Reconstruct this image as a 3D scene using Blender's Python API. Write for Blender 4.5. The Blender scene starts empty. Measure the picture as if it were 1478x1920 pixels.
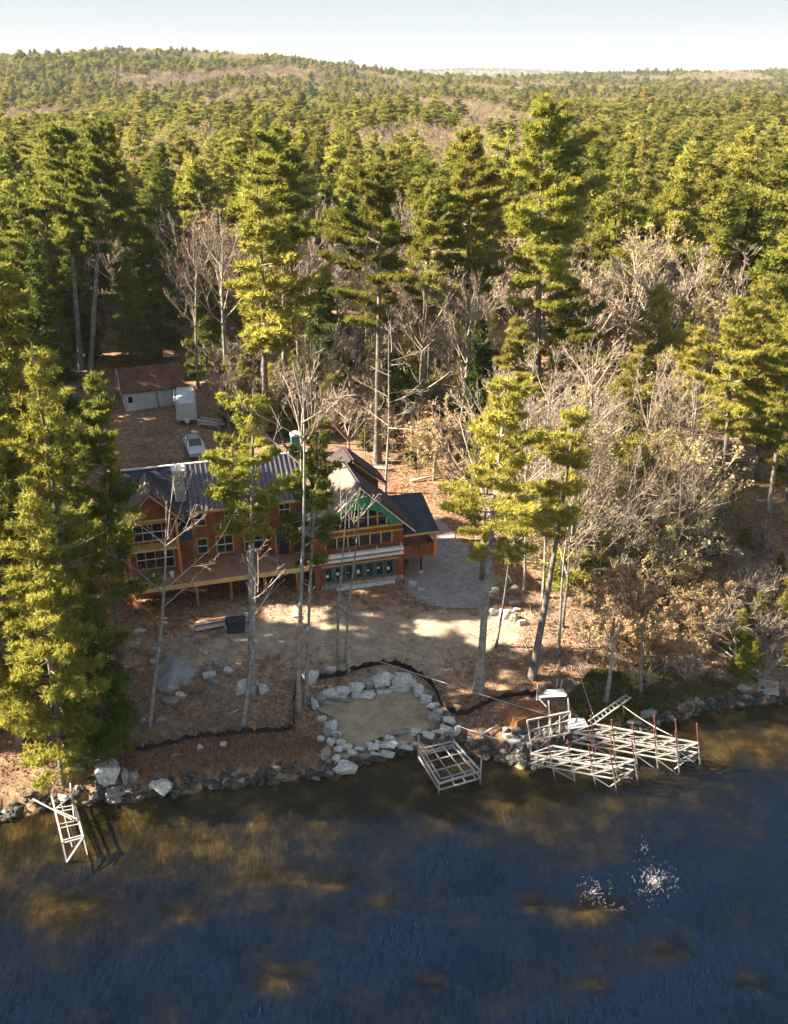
import bpy, bmesh, math, random
import numpy as np
from mathutils import Vector, Matrix, noise as mnoise
R = math.radians
random.seed(7)
scene = bpy.context.scene
col = scene.collection

# ------------------------------------------------------------------ camera, sky, sun, exposure
FPX = 1775.0                      # focal length in pixels of the 1478 x 1920 photograph
CAMH = 40.0
PITCH = math.atan(820 / FPX)
cam_d = bpy.data.cameras.new('camera')
cam_d.sensor_fit = 'VERTICAL'
cam_d.sensor_height = 24
cam_d.lens = FPX / 1920 * 24
cam_d.clip_start = 0.5
cam_d.clip_end = 40000
cam = bpy.data.objects.new('camera', cam_d)
col.objects.link(cam)
cam.location = (0, 0, CAMH)
cam.rotation_euler = (math.pi / 2 - PITCH, 0, 0)
scene.camera = cam

SUN_EL = R(32)
SUN_AZ = R(-91)                   # clockwise from +Y: the sun stands left of and slightly behind the forest
world = bpy.data.worlds.new('World')
scene.world = world
world.use_nodes = True
wn = world.node_tree
sky = wn.nodes.new('ShaderNodeTexSky')
sky.sky_type = 'NISHITA'
sky.sun_disc = False
sky.sun_elevation = SUN_EL
sky.sun_rotation = SUN_AZ
sky.air_density = 1.0
sky.dust_density = 0.6
sky.ozone_density = 1.2
bgn = wn.nodes['Background']
bgn.inputs['Strength'].default_value = 0.096
gam = wn.nodes.new('ShaderNodeGamma')      # gamma flattens the sky; the raised zenith adds fill light
gam.inputs['Gamma'].default_value = 0.19
hsv = wn.nodes.new('ShaderNodeHueSaturation')
hsv.inputs['Saturation'].default_value = 1.55
hsv.inputs['Value'].default_value = 1.0
wn.links.new(sky.outputs[0], gam.inputs['Color'])
wn.links.new(gam.outputs[0], hsv.inputs['Color'])
wb = wn.nodes.new('ShaderNodeMix')
wb.data_type = 'RGBA'; wb.blend_type = 'MULTIPLY'; wb.inputs[0].default_value = 1
wb.inputs[7].default_value = (.87, .96, 1.08, 1)
wn.links.new(hsv.outputs[0], wb.inputs[6])
wn.links.new(wb.outputs[2], bgn.inputs['Color'])
sun_d = bpy.data.lights.new('sun', 'SUN')
sun_d.energy = 5.0
sun_d.angle = R(0.6)
sun_d.color = (1.0, 0.86, 0.66)
sun = bpy.data.objects.new('sun', sun_d)
col.objects.link(sun)
sv = Vector((math.sin(SUN_AZ) * math.cos(SUN_EL), math.cos(SUN_AZ) * math.cos(SUN_EL), math.sin(SUN_EL)))
sun.rotation_euler = sv.to_track_quat('Z', 'Y').to_euler()
vs = scene.view_settings
vs.view_transform = 'Standard'
vs.look = 'None'
vs.gamma = 1
vs.use_curve_mapping = False
vs.exposure = 2.55
scene.cycles.max_bounces = 6
scene.cycles.diffuse_bounces = 3
scene.cycles.glossy_bounces = 2
scene.cycles.transmission_bounces = 4
scene.cycles.transparent_max_bounces = 8
scene.cycles.use_adaptive_sampling = True

# ------------------------------------------------------------------ finding places
cP, sP = math.cos(PITCH), math.sin(PITCH)
def ray(px, py):
    dx = (px - 739) / FPX
    dy = -(py - 960) / FPX
    return dx, cP + dy * sP, -sP + dy * cP
def at_z(px, py, z=0.0):
    X, Y, Z = ray(px, py)
    t = (z - CAMH) / Z
    return Vector((X * t, Y * t, z))
def at_y(px, py, y):
    X, Y, Z = ray(px, py)
    t = y / Y
    return Vector((X * t, y, CAMH + Z * t))
def to_px(x, y, z):
    z = z - CAMH
    d = y * cP - z * sP
    u = y * sP + z * cP
    return 739 + FPX * x / d, 960 - FPX * u / d

SH_PX = [(0, 1535), (75, 1515), (150, 1495), (230, 1500), (330, 1485), (450, 1468), (560, 1455), (640, 1452), (700, 1420), (780, 1405),
         (860, 1408), (900, 1412), (980, 1435), (1030, 1430), (1090, 1395), (1190, 1365), (1260, 1350), (1330, 1325), (1400, 1318), (1478, 1310)]
_s = [at_z(*p) for p in SH_PX]
SHX = np.array([-400., -90., -40.] + [p.x for p in _s] + [45., 100., 420.])
SHY = np.array([60., 36., 41.] + [p.y for p in _s] + [59., 66., 120.])
def sm(a, b, t):
    t = np.clip((t - a) / (b - a), 0, 1)
    return t * t * (3 - 2 * t)
def wob(x, y, s):
    x = x / s; y = y / s
    return (np.sin(x * 1.3 + 1.7 * np.sin(y * .7)) + np.sin(y * 1.1 + 1.3 * np.sin(x * .9 + 2)) + np.sin((x + y) * .83 + 4)) / 3
PAD = [at_z(*p, .95) for p in [(604, 1312), (765, 1280), (822, 1352), (700, 1392), (655, 1395)]]
PADC = (sum(p.x for p in PAD) / 5, sum(p.y for p in PAD) / 5)
SUN_PATCH_BUMPS = []  # bed raised here to imitate sunlit patches between tree shadows
for (px_, py_, ra, rb, dp) in [(130, 1700, 2.6, 1.3, -.45), (300, 1570, 1.8, .6, -.4), (500, 1645, 2.2, .8, -.55), (640, 1655, 1.4, .7, -.6), (340, 1710, 1.3, .6, -.7),
                               (1130, 1705, 1.9, .9, -.45), (1000, 1690, .9, .6, -.6), (1250, 1790, 1.9, 1.1, -.7), (520, 1830, 1.9, 1.3, -.75), (1120, 1850, 1.1, .7, -.8), (850, 1500, 2.6, 1.0, -.35),
                               (1010, 1500, 2.0, .8, -.3), (1400, 1840, 1.6, .9, -.8), (800, 1840, 1.3, .8, -.8), (720, 1690, 1.5, .5, -.8), (1420, 1400, 2.5, 1.0, -.35)]:
    _p = at_z(px_, py_)
    SUN_PATCH_BUMPS.append((_p.x, _p.y, ra * 1.15, rb * 1.15, dp * .6 - .06))
def H(x, y):
    x = np.asarray(x, float); y = np.asarray(y, float)
    sh = np.interp(x, SHX, SHY) + .25 * np.sin(x * 2.1) + .15 * np.sin(x * 5.3)
    d = y - sh
    bank = .65 * sm(-.3, 1.1, d)
    z = bank + .118 * np.clip(d, 0, 18) + .05 * np.clip(d - 24, 0, 58) + .0035 * np.clip(d - 82, 0, 1300)
    z = z + .05 * np.clip(x - 14, 0, 30) * sm(8, 24, d) * (1 - sm(60, 120, d))
    z = z + wob(x, y, 3.) * .10 * sm(1, 4, d) + wob(x, y, 40.) * 1.0 * sm(60, 120, d) + wob(x, y, 160.) * 4 * sm(200, 500, d)
    z = z + 50 * np.exp(-((x + 300) / 330) ** 2 - ((y - 1550) / 420) ** 2)
    z = z + 19 * np.exp(-((x + 900) / 420) ** 2 - ((y - 1500) / 420) ** 2)
    z = z + 38 * np.exp(-((x - 1250) / 560) ** 2 - ((y - 2500) / 500) ** 2)
    z = z + 20 * np.exp(-((x - 520) / 330) ** 2 - ((y - 2100) / 350) ** 2)
    z = z + 60 * np.exp(-((x - 600) / 900) ** 2 - ((y - 7000) / 900) ** 2)
    zp = np.exp(-(((x - PADC[0]) / 4.3) ** 4 + ((y - PADC[1]) / 2.9) ** 4))
    z = np.where(d > .3, z * (1 - zp) + .92 * zp, z)
    bed = -.12 - .11 * np.clip(-d, 0, 12) - .09 * np.clip(-d - 12, 0, 60) + wob(x, y, 2.5) * .12 * sm(0, 3, -d)
    for (sx_, sy_, ra, rb, dp) in SUN_PATCH_BUMPS:
        k = np.exp(-(((x - sx_) / ra) ** 2 + ((y - sy_) / rb) ** 2) * (1 + .5 * wob(x, y, 1.1)))
        bed = bed + k * np.maximum(dp - bed, 0)
    bed = np.maximum(bed, -8)
    w = sm(-.6, .0, d)
    return z * w + bed * (1 - w)
def h(x, y):
    return float(H(x, y))
def g(px, py, up=0.0):
    """the point of the ground that the photograph shows at a pixel"""
    X, Y, Z = ray(px, py)
    z = 2.0
    for _ in range(12):
        t = (z - CAMH) / Z
        z = .5 * z + .5 * h(X * t, Y * t)
    t = (z - CAMH) / Z
    return Vector((X * t, Y * t, h(X * t, Y * t) + up))

# ------------------------------------------------------------------ materials
def mat(name, base, rough=.8, var=None, scale=3., bump=0., bscale=30., metal=0., spec=.3, coords='Object'):
    m = bpy.data.materials.new(name)
    m.use_nodes = True
    nt = m.node_tree
    b = nt.nodes['Principled BSDF']
    b.inputs['Roughness'].default_value = rough
    b.inputs['Metallic'].default_value = metal
    b.inputs['Specular IOR Level'].default_value = spec
    b.inputs['Base Color'].default_value = (*base, 1)
    tc = nt.nodes.new('ShaderNodeTexCoord')
    if var:
        n = nt.nodes.new('ShaderNodeTexNoise')
        n.inputs['Scale'].default_value = scale
        n.inputs['Detail'].default_value = 5
        n.inputs['Roughness'].default_value = .65
        nt.links.new(tc.outputs[coords], n.inputs['Vector'])
        r = nt.nodes.new('ShaderNodeValToRGB')
        r.color_ramp.elements[0].position = .35
        r.color_ramp.elements[1].position = .65
        r.color_ramp.elements[0].color = (*base, 1)
        r.color_ramp.elements[1].color = (*var, 1)
        nt.links.new(n.outputs['Fac'], r.inputs[0])
        nt.links.new(r.outputs[0], b.inputs['Base Color'])
    if bump:
        n2 = nt.nodes.new('ShaderNodeTexNoise')
        n2.inputs['Scale'].default_value = bscale
        n2.inputs['Detail'].default_value = 4
        nt.links.new(tc.outputs[coords], n2.inputs['Vector'])
        bp = nt.nodes.new('ShaderNodeBump')
        bp.inputs['Strength'].default_value = bump
        bp.inputs['Distance'].default_value = .05
        nt.links.new(n2.outputs['Fac'], bp.inputs['Height'])
        nt.links.new(bp.outputs[0], b.inputs['Normal'])
    return m

def foliage_mat(name, c0, c1, c2, transl=.35, hue=.04):
    m = bpy.data.materials.new(name)
    m.use_nodes = True
    nt = m.node_tree
    nt.nodes.remove(nt.nodes['Principled BSDF'])
    out = nt.nodes['Material Output']
    at = nt.nodes.new('ShaderNodeAttribute')
    at.attribute_name = 'v'
    oi = nt.nodes.new('ShaderNodeObjectInfo')
    r = nt.nodes.new('ShaderNodeValToRGB')
    r.color_ramp.elements[0].color = (*c0, 1)
    r.color_ramp.elements[1].color = (*c2, 1)
    e = r.color_ramp.elements.new(.5)
    e.color = (*c1, 1)
    # tree-to-tree variation shifts the ramp, tuft variation moves along it
    ma = nt.nodes.new('ShaderNodeMath'); ma.operation = 'MULTIPLY_ADD'
    ma.inputs[1].default_value = .6; ma.inputs[2].default_value = -.3
    nt.links.new(oi.outputs['Random'], ma.inputs[0])
    ad = nt.nodes.new('ShaderNodeMath'); ad.operation = 'ADD'
    nt.links.new(at.outputs['Fac'], ad.inputs[0]); nt.links.new(ma.outputs[0], ad.inputs[1])
    nt.links.new(ad.outputs[0], r.inputs[0])
    hs = nt.nodes.new('ShaderNodeHueSaturation')
    mh = nt.nodes.new('ShaderNodeMath'); mh.operation = 'MULTIPLY_ADD'
    mh.inputs[1].default_value = hue; mh.inputs[2].default_value = .5 - hue / 2
    ml = nt.nodes.new('ShaderNodeMath'); ml.operation = 'FRACT'
    m7 = nt.nodes.new('ShaderNodeMath'); m7.operation = 'MULTIPLY'; m7.inputs[1].default_value = 7.31
    nt.links.new(oi.outputs['Random'], m7.inputs[0]); nt.links.new(m7.outputs[0], ml.inputs[0])
    nt.links.new(ml.outputs[0], mh.inputs[0]); nt.links.new(mh.outputs[0], hs.inputs['Hue'])
    nt.links.new(r.outputs[0], hs.inputs['Color'])
    df = nt.nodes.new('ShaderNodeBsdfDiffuse')
    tr = nt.nodes.new('ShaderNodeBsdfTranslucent')
    mx = nt.nodes.new('ShaderNodeMixShader')
    mx.inputs[0].default_value = transl
    nt.links.new(hs.outputs[0], df.inputs['Color']); nt.links.new(hs.outputs[0], tr.inputs['Color'])
    nt.links.new(df.outputs[0], mx.inputs[1]); nt.links.new(tr.outputs[0], mx.inputs[2])
    nt.links.new(mx.outputs[0], out.inputs['Surface'])
    return m

M = {}
M['pine'] = foliage_mat('pine_needles', (.085, .105, .022), (.225, .23, .045), (.42, .39, .085), .55, .025)
M['pinelight'] = foliage_mat('pine_needles_pale', (.14, .15, .03), (.30, .29, .06), (.50, .45, .11), .45, .03)
M['hemlock'] = foliage_mat('hemlock_needles', (.045, .07, .016), (.105, .135, .028), (.20, .22, .045), .3, .03)
M['twig'] = foliage_mat('bare_twigs', (.135, .108, .085), (.245, .20, .16), (.38, .315, .25), .0, .02)
M['beech'] = foliage_mat('dry_beech_leaves', (.24, .15, .08), (.42, .30, .17), (.58, .45, .29), .4, .03)
M['budleaf'] = foliage_mat('pale_yellow_leaves', (.26, .22, .08), (.42, .36, .15), (.58, .50, .27), .45, .03)
M['grass'] = foliage_mat('green_grass', (.05, .07, .015), (.10, .12, .02), (.20, .16, .05), .3, .03)
M['leaflitter'] = foliage_mat('fallen_leaf', (.14, .07, .035), (.34, .175, .085), (.60, .40, .24), .2, .03)
M['bark'] = mat('grey_bark', (.07, .06, .052), .95, (.20, .18, .155), 2.2, .8, 14)
M['barkpale'] = mat('pale_lichen_bark', (.11, .108, .10), .95, (.33, .32, .295), 2.6, .8, 12)
M['barkdark'] = mat('dark_bark', (.07, .055, .045), .95, (.17, .14, .12), 2, .4, 14)
M['branch'] = mat('branch_bark', (.16, .135, .115), .95, (.30, .26, .22), 3)
M['deadwood'] = mat('grey_dead_wood', (.33, .30, .26), .95, (.50, .46, .40), 3)
M['rock'] = mat('pale_granite', (.27, .26, .235), .9, (.64, .62, .57), 3.5, .6, 9)
M['rockdark'] = mat('dark_shore_rock', (.03, .028, .025), .85, (.12, .108, .092), 1.8, .5, 9, spec=.15)
M['rockmid'] = mat('grey_granite', (.14, .13, .115), .9, (.32, .30, .265), 2.2, .5, 9)

def ground_mat():
    m = bpy.data.materials.new('forest_floor')
    m.use_nodes = True
    nt = m.node_tree
    N = nt.nodes; Lk = nt.links
    b = N['Principled BSDF']
    b.inputs['Roughness'].default_value = .95
    b.inputs['Specular IOR Level'].default_value = .1
    geo = N.new('ShaderNodeNewGeometry')
    def nz(scale, det=6, rough=.65, vec=None):
        n = N.new('ShaderNodeTexNoise')
        n.inputs['Scale'].default_value = scale; n.inputs['Detail'].default_value = det; n.inputs['Roughness'].default_value = rough
        Lk.new(vec or geo.outputs['Position'], n.inputs['Vector'])
        return n.outputs['Fac']
    def ramp(fac, stops):
        r = N.new('ShaderNodeValToRGB')
        els = r.color_ramp.elements
        els[0].position, els[0].color = stops[0][0], (*stops[0][1], 1)
        els[1].position, els[1].color = stops[-1][0], (*stops[-1][1], 1)
        for p, c in stops[1:-1]:
            e = els.new(p); e.color = (*c, 1)
        Lk.new(fac, r.inputs[0])
        return r.outputs[0]
    def mixc(f, a, c):
        x = N.new('ShaderNodeMix'); x.data_type = 'RGBA'
        Lk.new(f, x.inputs[0]); Lk.new(a, x.inputs[6]); Lk.new(c, x.inputs[7])
        return x.outputs[2]
    def val(f, lo, hi):
        x = N.new('ShaderNodeMapRange'); x.inputs[1].default_value = lo; x.inputs[2].default_value = hi
        Lk.new(f, x.inputs[0])
        return x.outputs[0]
    litter = ramp(nz(2.2, 8, .75), [(.28, (.07, .046, .032)), (.45, (.185, .115, .073)), (.58, (.31, .205, .13)), (.72, (.50, .37, .25))])
    patch = nz(.22, 4, .6)
    litter = mixc(val(patch, .52, .66), litter, ramp(nz(1.6, 8, .7), [(.3, (.05, .036, .028)), (.5, (.14, .095, .068)), (.7, (.28, .20, .14))]))
    dirt = ramp(nz(1.1, 9, .7), [(.3, (.19, .135, .10)), (.5, (.33, .25, .185)), (.7, (.50, .40, .29))])
    bed = ramp(nz(.55, 6, .6), [(.3, (.03, .025, .012)), (.5, (.09, .07, .033)), (.62, (.22, .165, .07)), (.78, (.42, .31, .15))])
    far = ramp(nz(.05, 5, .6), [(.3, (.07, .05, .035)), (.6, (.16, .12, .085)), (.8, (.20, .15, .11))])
    at = N.new('ShaderNodeAttribute'); at.attribute_name = 'dirt'
    ad = N.new('ShaderNodeMath'); ad.operation = 'ADD'
    Lk.new(at.outputs['Fac'], ad.inputs[0]); Lk.new(val(nz(.6, 6, .7), .3, .7), ad.inputs[1])
    c = mixc(val(ad.outputs[0], .8, 1.15), litter, dirt)
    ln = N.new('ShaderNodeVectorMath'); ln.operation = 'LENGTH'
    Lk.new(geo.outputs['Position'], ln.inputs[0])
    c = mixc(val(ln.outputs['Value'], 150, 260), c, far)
    sp = N.new('ShaderNodeSeparateXYZ'); Lk.new(geo.outputs['Position'], sp.inputs[0])
    c = mixc(val(sp.outputs['Z'], .12, -.08), c, bed)
    Lk.new(c, b.inputs['Base Color'])
    bp = N.new('ShaderNodeBump'); bp.inputs['Strength'].default_value = .7; bp.inputs['Distance'].default_value = .12
    Lk.new(nz(3.5, 8, .7), bp.inputs['Height']); Lk.new(bp.outputs[0], b.inputs['Normal'])
    return m
M['ground'] = ground_mat()

def water_mat():
    m = bpy.data.materials.new('lake_water')
    m.use_nodes = True
    nt = m.node_tree; N = nt.nodes; Lk = nt.links
    N.remove(N['Principled BSDF'])
    out = N['Material Output']
    geo = N.new('ShaderNodeNewGeometry')
    def mp(sc, rot):
        x = N.new('ShaderNodeMapping')
        x.inputs['Rotation'].default_value = (0, 0, R(rot)); x.inputs['Scale'].default_value = sc
        Lk.new(geo.outputs['Position'], x.inputs['Vector'])
        return x.outputs[0]
    def nz(vec, s, d=3, r=.55, dist=0):
        n = N.new('ShaderNodeTexNoise'); n.inputs['Scale'].default_value = s; n.inputs['Detail'].default_value = d
        n.inputs['Roughness'].default_value = r; n.inputs['Distortion'].default_value = dist
        Lk.new(vec, n.inputs['Vector'])
        return n.outputs['Fac']
    a = nz(mp((1.0, .42, 1), -34), 3.4, 4, .6, .9)
    c = nz(mp((1.0, .5, 1), -50), 9.5, 3, .6, .6)
    wide = nz(mp((.7, 1.2, 1), 12), .2, 5, .62, .4)
    s = N.new('ShaderNodeMath'); s.operation = 'MULTIPLY_ADD'; s.inputs[1].default_value = .35
    Lk.new(c, s.inputs[0]); Lk.new(a, s.inputs[2])
    bp = N.new('ShaderNodeBump'); bp.inputs['Strength'].default_value = 1.0; bp.inputs['Distance'].default_value = .05
    Lk.new(s.outputs[0], bp.inputs['Height'])
    fr = N.new('ShaderNodeFresnel'); fr.inputs['IOR'].default_value = 1.27
    Lk.new(bp.outputs[0], fr.inputs['Normal'])
    gl = N.new('ShaderNodeBsdfGlossy'); gl.inputs['Roughness'].default_value = .03
    Lk.new(bp.outputs[0], gl.inputs['Normal'])
    tr = N.new('ShaderNodeBsdfTransparent'); tr.inputs['Color'].default_value = (.80, .76, .58, 1)
    body = N.new('ShaderNodeBsdfDiffuse'); body.inputs['Color'].default_value = (.0024, .0088, .023, 1)
    bp2 = N.new('ShaderNodeBump'); bp2.inputs['Strength'].default_value = 1; bp2.inputs['Distance'].default_value = .75
    Lk.new(s.outputs[0], bp2.inputs['Height']); Lk.new(bp2.outputs[0], body.inputs['Normal'])
    # murk grows with depth: read off the distance from the shore as the lake bed falls away
    at = N.new('ShaderNodeAttribute'); at.attribute_name = 'depth'
    mr = N.new('ShaderNodeMapRange'); mr.inputs[1].default_value = .3; mr.inputs[2].default_value = 1.25
    mr.inputs[3].default_value = .12; mr.inputs[4].default_value = .97
    Lk.new(at.outputs['Fac'], mr.inputs[0])
    wv = N.new('ShaderNodeMapRange'); wv.inputs[1].default_value = .35; wv.inputs[2].default_value = .65
    wv.inputs[3].default_value = .62; wv.inputs[4].default_value = 1.08
    Lk.new(wide, wv.inputs[0])
    mm = N.new('ShaderNodeMath'); mm.operation = 'MULTIPLY'; mm.use_clamp = True
    Lk.new(mr.outputs[0], mm.inputs[0]); Lk.new(wv.outputs[0], mm.inputs[1])
    m1 = N.new('ShaderNodeMixShader'); Lk.new(mm.outputs[0], m1.inputs[0]); Lk.new(tr.outputs[0], m1.inputs[1]); Lk.new(body.outputs[0], m1.inputs[2])
    fk = N.new('ShaderNodeMath'); fk.operation = 'MULTIPLY'; fk.inputs[1].default_value = .8; Lk.new(fr.outputs[0], fk.inputs[0])
    m2 = N.new('ShaderNodeMixShader'); Lk.new(fk.outputs[0], m2.inputs[0]); Lk.new(m1.outputs[0], m2.inputs[1]); Lk.new(gl.outputs[0], m2.inputs[2])
    Lk.new(m2.outputs[0], out.inputs['Surface'])
    return m
M['water'] = water_mat()

# ------------------------------------------------------------------ mesh helpers
def fast_mesh(name, V, T, mats, mi=None, attr=None, smooth=False, aname='v'):
    me = bpy.data.meshes.new(name)
    V = np.asarray(V, np.float32); T = np.asarray(T, np.int32)
    n, k = T.shape
    me.vertices.add(len(V)); me.vertices.foreach_set('co', V.ravel())
    me.loops.add(n * k); me.loops.foreach_set('vertex_index', T.ravel())
    me.polygons.add(n); me.polygons.foreach_set('loop_start', np.arange(0, n * k, k, dtype=np.int32))
    try:
        me.polygons.foreach_set('loop_total', np.full(n, k, np.int32))
    except Exception:
        pass
    for m in mats:
        me.materials.append(m)
    if mi is not None:
        me.polygons.foreach_set('material_index', np.asarray(mi, np.int32))
    me.polygons.foreach_set('use_smooth', np.full(n, bool(smooth)))
    if attr is not None:
        a = me.attributes.new(aname, 'FLOAT', 'POINT')
        a.data.foreach_set('value', np.asarray(attr, np.float32))
    me.update(calc_edges=True)
    return me

def link(name, me, parent=None, loc=(0, 0, 0), rz=0, label=None, cat=None, group=None, kind=None):
    o = bpy.data.objects.new(name, me)
    col.objects.link(o)
    o.location = loc
    o.rotation_euler = (0, 0, rz)
    if parent: o.parent = parent
    if label: o['label'] = label
    if cat: o['category'] = cat
    if group: o['group'] = group
    if kind: o['kind'] = kind
    return o
def thing(name, label, cat, loc=(0, 0, 0), rz=0, group=None):
    return link(name, None, None, loc, rz, label, cat, group)
def copy_tree(o, parent=None):
    c = o.copy(); col.objects.link(c)
    c.parent = parent
    for ch in o.children:
        copy_tree(ch, c)
    return c

class MB:
    def __init__(s): s.v = []; s.f = []; s.m = []
    def add(s, vs_, fs, m=0):
        b = len(s.v)
        s.v += [tuple(v) for v in vs_]
        s.f += [tuple(b + i for i in f) for f in fs]
        s.m += [m] * len(fs)
        return s
    def box(s, x0, x1, y0, y1, z0, z1, m=0):
        v = [(x0, y0, z0), (x1, y0, z0), (x1, y1, z0), (x0, y1, z0), (x0, y0, z1), (x1, y0, z1), (x1, y1, z1), (x0, y1, z1)]
        return s.add(v, [(0, 3, 2, 1), (4, 5, 6, 7), (0, 1, 5, 4), (1, 2, 6, 5), (2, 3, 7, 6), (3, 0, 4, 7)], m)
    def bar(s, a, b, w, d=None, m=0, up=(0, 0, 1)):
        a = Vector(a); b = Vector(b); d = d or w
        t = (b - a).normalized(); u = Vector(up)
        if abs(t.dot(u)) > .95: u = Vector((0, 1, 0))
        x = t.cross(u).normalized() * w / 2
        y = x.cross(t).normalized() * d / 2
        v = [a - x - y, a + x - y, a + x + y, a - x + y, b - x - y, b + x - y, b + x + y, b - x + y]
        return s.add(v, [(0, 1, 2, 3), (4, 7, 6, 5), (0, 4, 5, 1), (1, 5, 6, 2), (2, 6, 7, 3), (3, 7, 4, 0)], m)
    def tube(s, pts, rads, n=8, m=0, cap=True):
        pts = [Vector(p) for p in pts]
        base = len(s.v)
        for i, p in enumerate(pts):
            t = (pts[min(i + 1, len(pts) - 1)] - pts[max(i - 1, 0)]).normalized()
            u = Vector((1, 0, 0)) if abs(t.x) < .9 else Vector((0, 1, 0))
            x = t.cross(u).normalized(); y = t.cross(x)
            for k in range(n):
                a = 2 * math.pi * k / n
                s.v.append(tuple(p + (x * math.cos(a) + y * math.sin(a)) * rads[i]))
        for i in range(len(pts) - 1):
            for k in range(n):
                s.f.append((base + i * n + k, base + i * n + (k + 1) % n, base + (i + 1) * n + (k + 1) % n, base + (i + 1) * n + k)); s.m.append(m)
        if cap:
            s.f.append(tuple(base + k for k in reversed(range(n)))); s.m.append(m)
            s.f.append(tuple(base + (len(pts) - 1) * n + k for k in range(n))); s.m.append(m)
        return s
    def prism(s, poly, axis, a0, a1, m=0):
        """poly in the two other axes, extruded along axis"""
        def P(p, a):
            return {'x': (a, p[0], p[1]), 'y': (p[0], a, p[1]), 'z': (p[0], p[1], a)}[axis]
        n = len(poly)
        v = [P(p, a0) for p in poly] + [P(p, a1) for p in poly]
        f = [tuple(range(n)), tuple(reversed(range(n, 2 * n)))] + [(i, i + n, (i + 1) % n + n, (i + 1) % n) for i in range(n)]
        return s.add(v, f, m)
    def slab(s, quad, th, m=0):
        """a plate of thickness th below a quad given counter-clockwise seen from outside"""
        q = [Vector(p) for p in quad]
        n = (q[1] - q[0]).cross(q[2] - q[0]).normalized() * th
        v = q + [p - n for p in q]
        return s.add(v, [(0, 1, 2, 3), (7, 6, 5, 4), (0, 4, 5, 1), (1, 5, 6, 2), (2, 6, 7, 3), (3, 7, 4, 0)], m)
    def mesh(s, name, mats, smooth=False, fix=True):
        me = bpy.data.meshes.new(name)
        me.from_pydata(s.v, [], s.f)
        for m in mats: me.materials.append(m)
        me.polygons.foreach_set('material_index', s.m)
        if fix:
            bm = bmesh.new(); bm.from_mesh(me)
            bmesh.ops.recalc_face_normals(bm, faces=bm.faces)
            bm.to_mesh(me); bm.free()
        if smooth: me.polygons.foreach_set('use_smooth', [True] * len(me.polygons))
        me.update()
        return me
    def build(s, name, mats, parent=None, **k):
        sm_ = k.pop('smooth', False)
        return link(name, s.mesh(name, mats if isinstance(mats, list) else [mats], sm_), parent, **k)

# ------------------------------------------------------------------ SETTING: ground and water
def stretch(a, b, step, lo, hi, grow=1.09):
    mid = list(np.arange(a, b + 1e-6, step))
    s = step; x = a; left = []
    while x > lo:
        s *= grow; x -= s; left.append(x)
    s = step; x = b; right = []
    while x < hi:
        s *= grow; x += s; right.append(x)
    return np.array(left[::-1] + mid + right)
gx = stretch(-42, 46, .42, -9000, 9000)
gy = stretch(20, 110, .42, -160, 9000)
GX, GY = np.meshgrid(gx, gy)
GZ = H(GX, GY)
DIRT_C = [((-2, 60), (10, 4.6), 1.1), ((4, 60.5), (7, 3.6), 1.1), ((-9, 60), (6, 3.4), 1.0), ((-13, 58), (6, 3), .8), ((-10, 54), (5, 3), .45), ((7, 68), (6, 8), .5), ((0, 56), (6, 2.4), .7),
          ((-23, 86), (9, 6), .28), ((-26, 96), (7, 5), .2)]
dirt = np.zeros_like(GX)
for (cx, cy), (rx, ry), a_ in DIRT_C:
    dirt = np.maximum(dirt, a_ * np.exp(-((GX - cx) / rx) ** 2 - ((GY - cy) / ry) ** 2))
nx, ny = len(gx), len(gy)
ii, jj = np.meshgrid(np.arange(nx - 1), np.arange(ny - 1))
q = (jj * nx + ii).ravel()
quads = np.stack([q, q + 1, q + 1 + nx, q + nx], 1)
me = fast_mesh('ground', np.stack([GX.ravel(), GY.ravel(), GZ.ravel()], 1), quads, [M['ground']], attr=dirt.ravel(), smooth=True, aname='dirt')
ground = link('ground', me, kind='structure')

wx = stretch(-32, 34, .5, -420, 420, 1.25); wy = stretch(18, 60, .5, -160, 130, 1.25)
WX, WY = np.meshgrid(wx, wy)
nx, ny = len(wx), len(wy)
ii, jj = np.meshgrid(np.arange(nx - 1), np.arange(ny - 1)); q = (jj * nx + ii).ravel()
quads = np.stack([q, q + 1, q + 1 + nx, q + nx], 1)
wdep = np.clip(-H(WX, WY), 0, 9)
me = fast_mesh('water', np.stack([WX.ravel(), WY.ravel(), WX.ravel() * 0], 1), quads, [M['water']], attr=wdep.ravel(), smooth=True, aname='depth')
water = link('water', me, kind='structure')

def inside(poly, x, y):
    c = False
    for i in range(len(poly)):
        x1, y1 = poly[i][0], poly[i][1]; x2, y2 = poly[i - 1][0], poly[i - 1][1]
        if (y1 > y) != (y2 > y) and x < (x2 - x1) * (y - y1) / (y2 - y1) + x1: c = not c
    return c
def drape(name, pts, m, up=.05, res=.3, **k):
    xs = np.arange(min(p[0] for p in pts), max(p[0] for p in pts), res)
    ys = np.arange(min(p[1] for p in pts), max(p[1] for p in pts), res)
    V = {}; F = []
    def vid(i, j):
        if (i, j) not in V:
            x = xs[0] + i * res; y = ys[0] + j * res
            V[(i, j)] = (len(V), (x, y, h(x, y) + up))
        return V[(i, j)][0]
    for i in range(len(xs)):
        for j in range(len(ys)):
            cx = xs[i] + res / 2; cy = ys[j] + res / 2
            wv = .35 * mnoise.noise(Vector((cx * .8, cy * .8, 3)))
            if inside(pts, cx + wv, cy + wv):
                F.append((vid(i, j), vid(i + 1, j), vid(i + 1, j + 1), vid(i, j + 1)))
    vs_ = [v[1] for v in sorted(V.values())]
    me = bpy.data.meshes.new(name); me.from_pydata(vs_, [], F); me.materials.append(m)
    me.polygons.foreach_set('use_smooth', [True] * len(F)); me.update()
    return link(name, me, **k)
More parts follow.
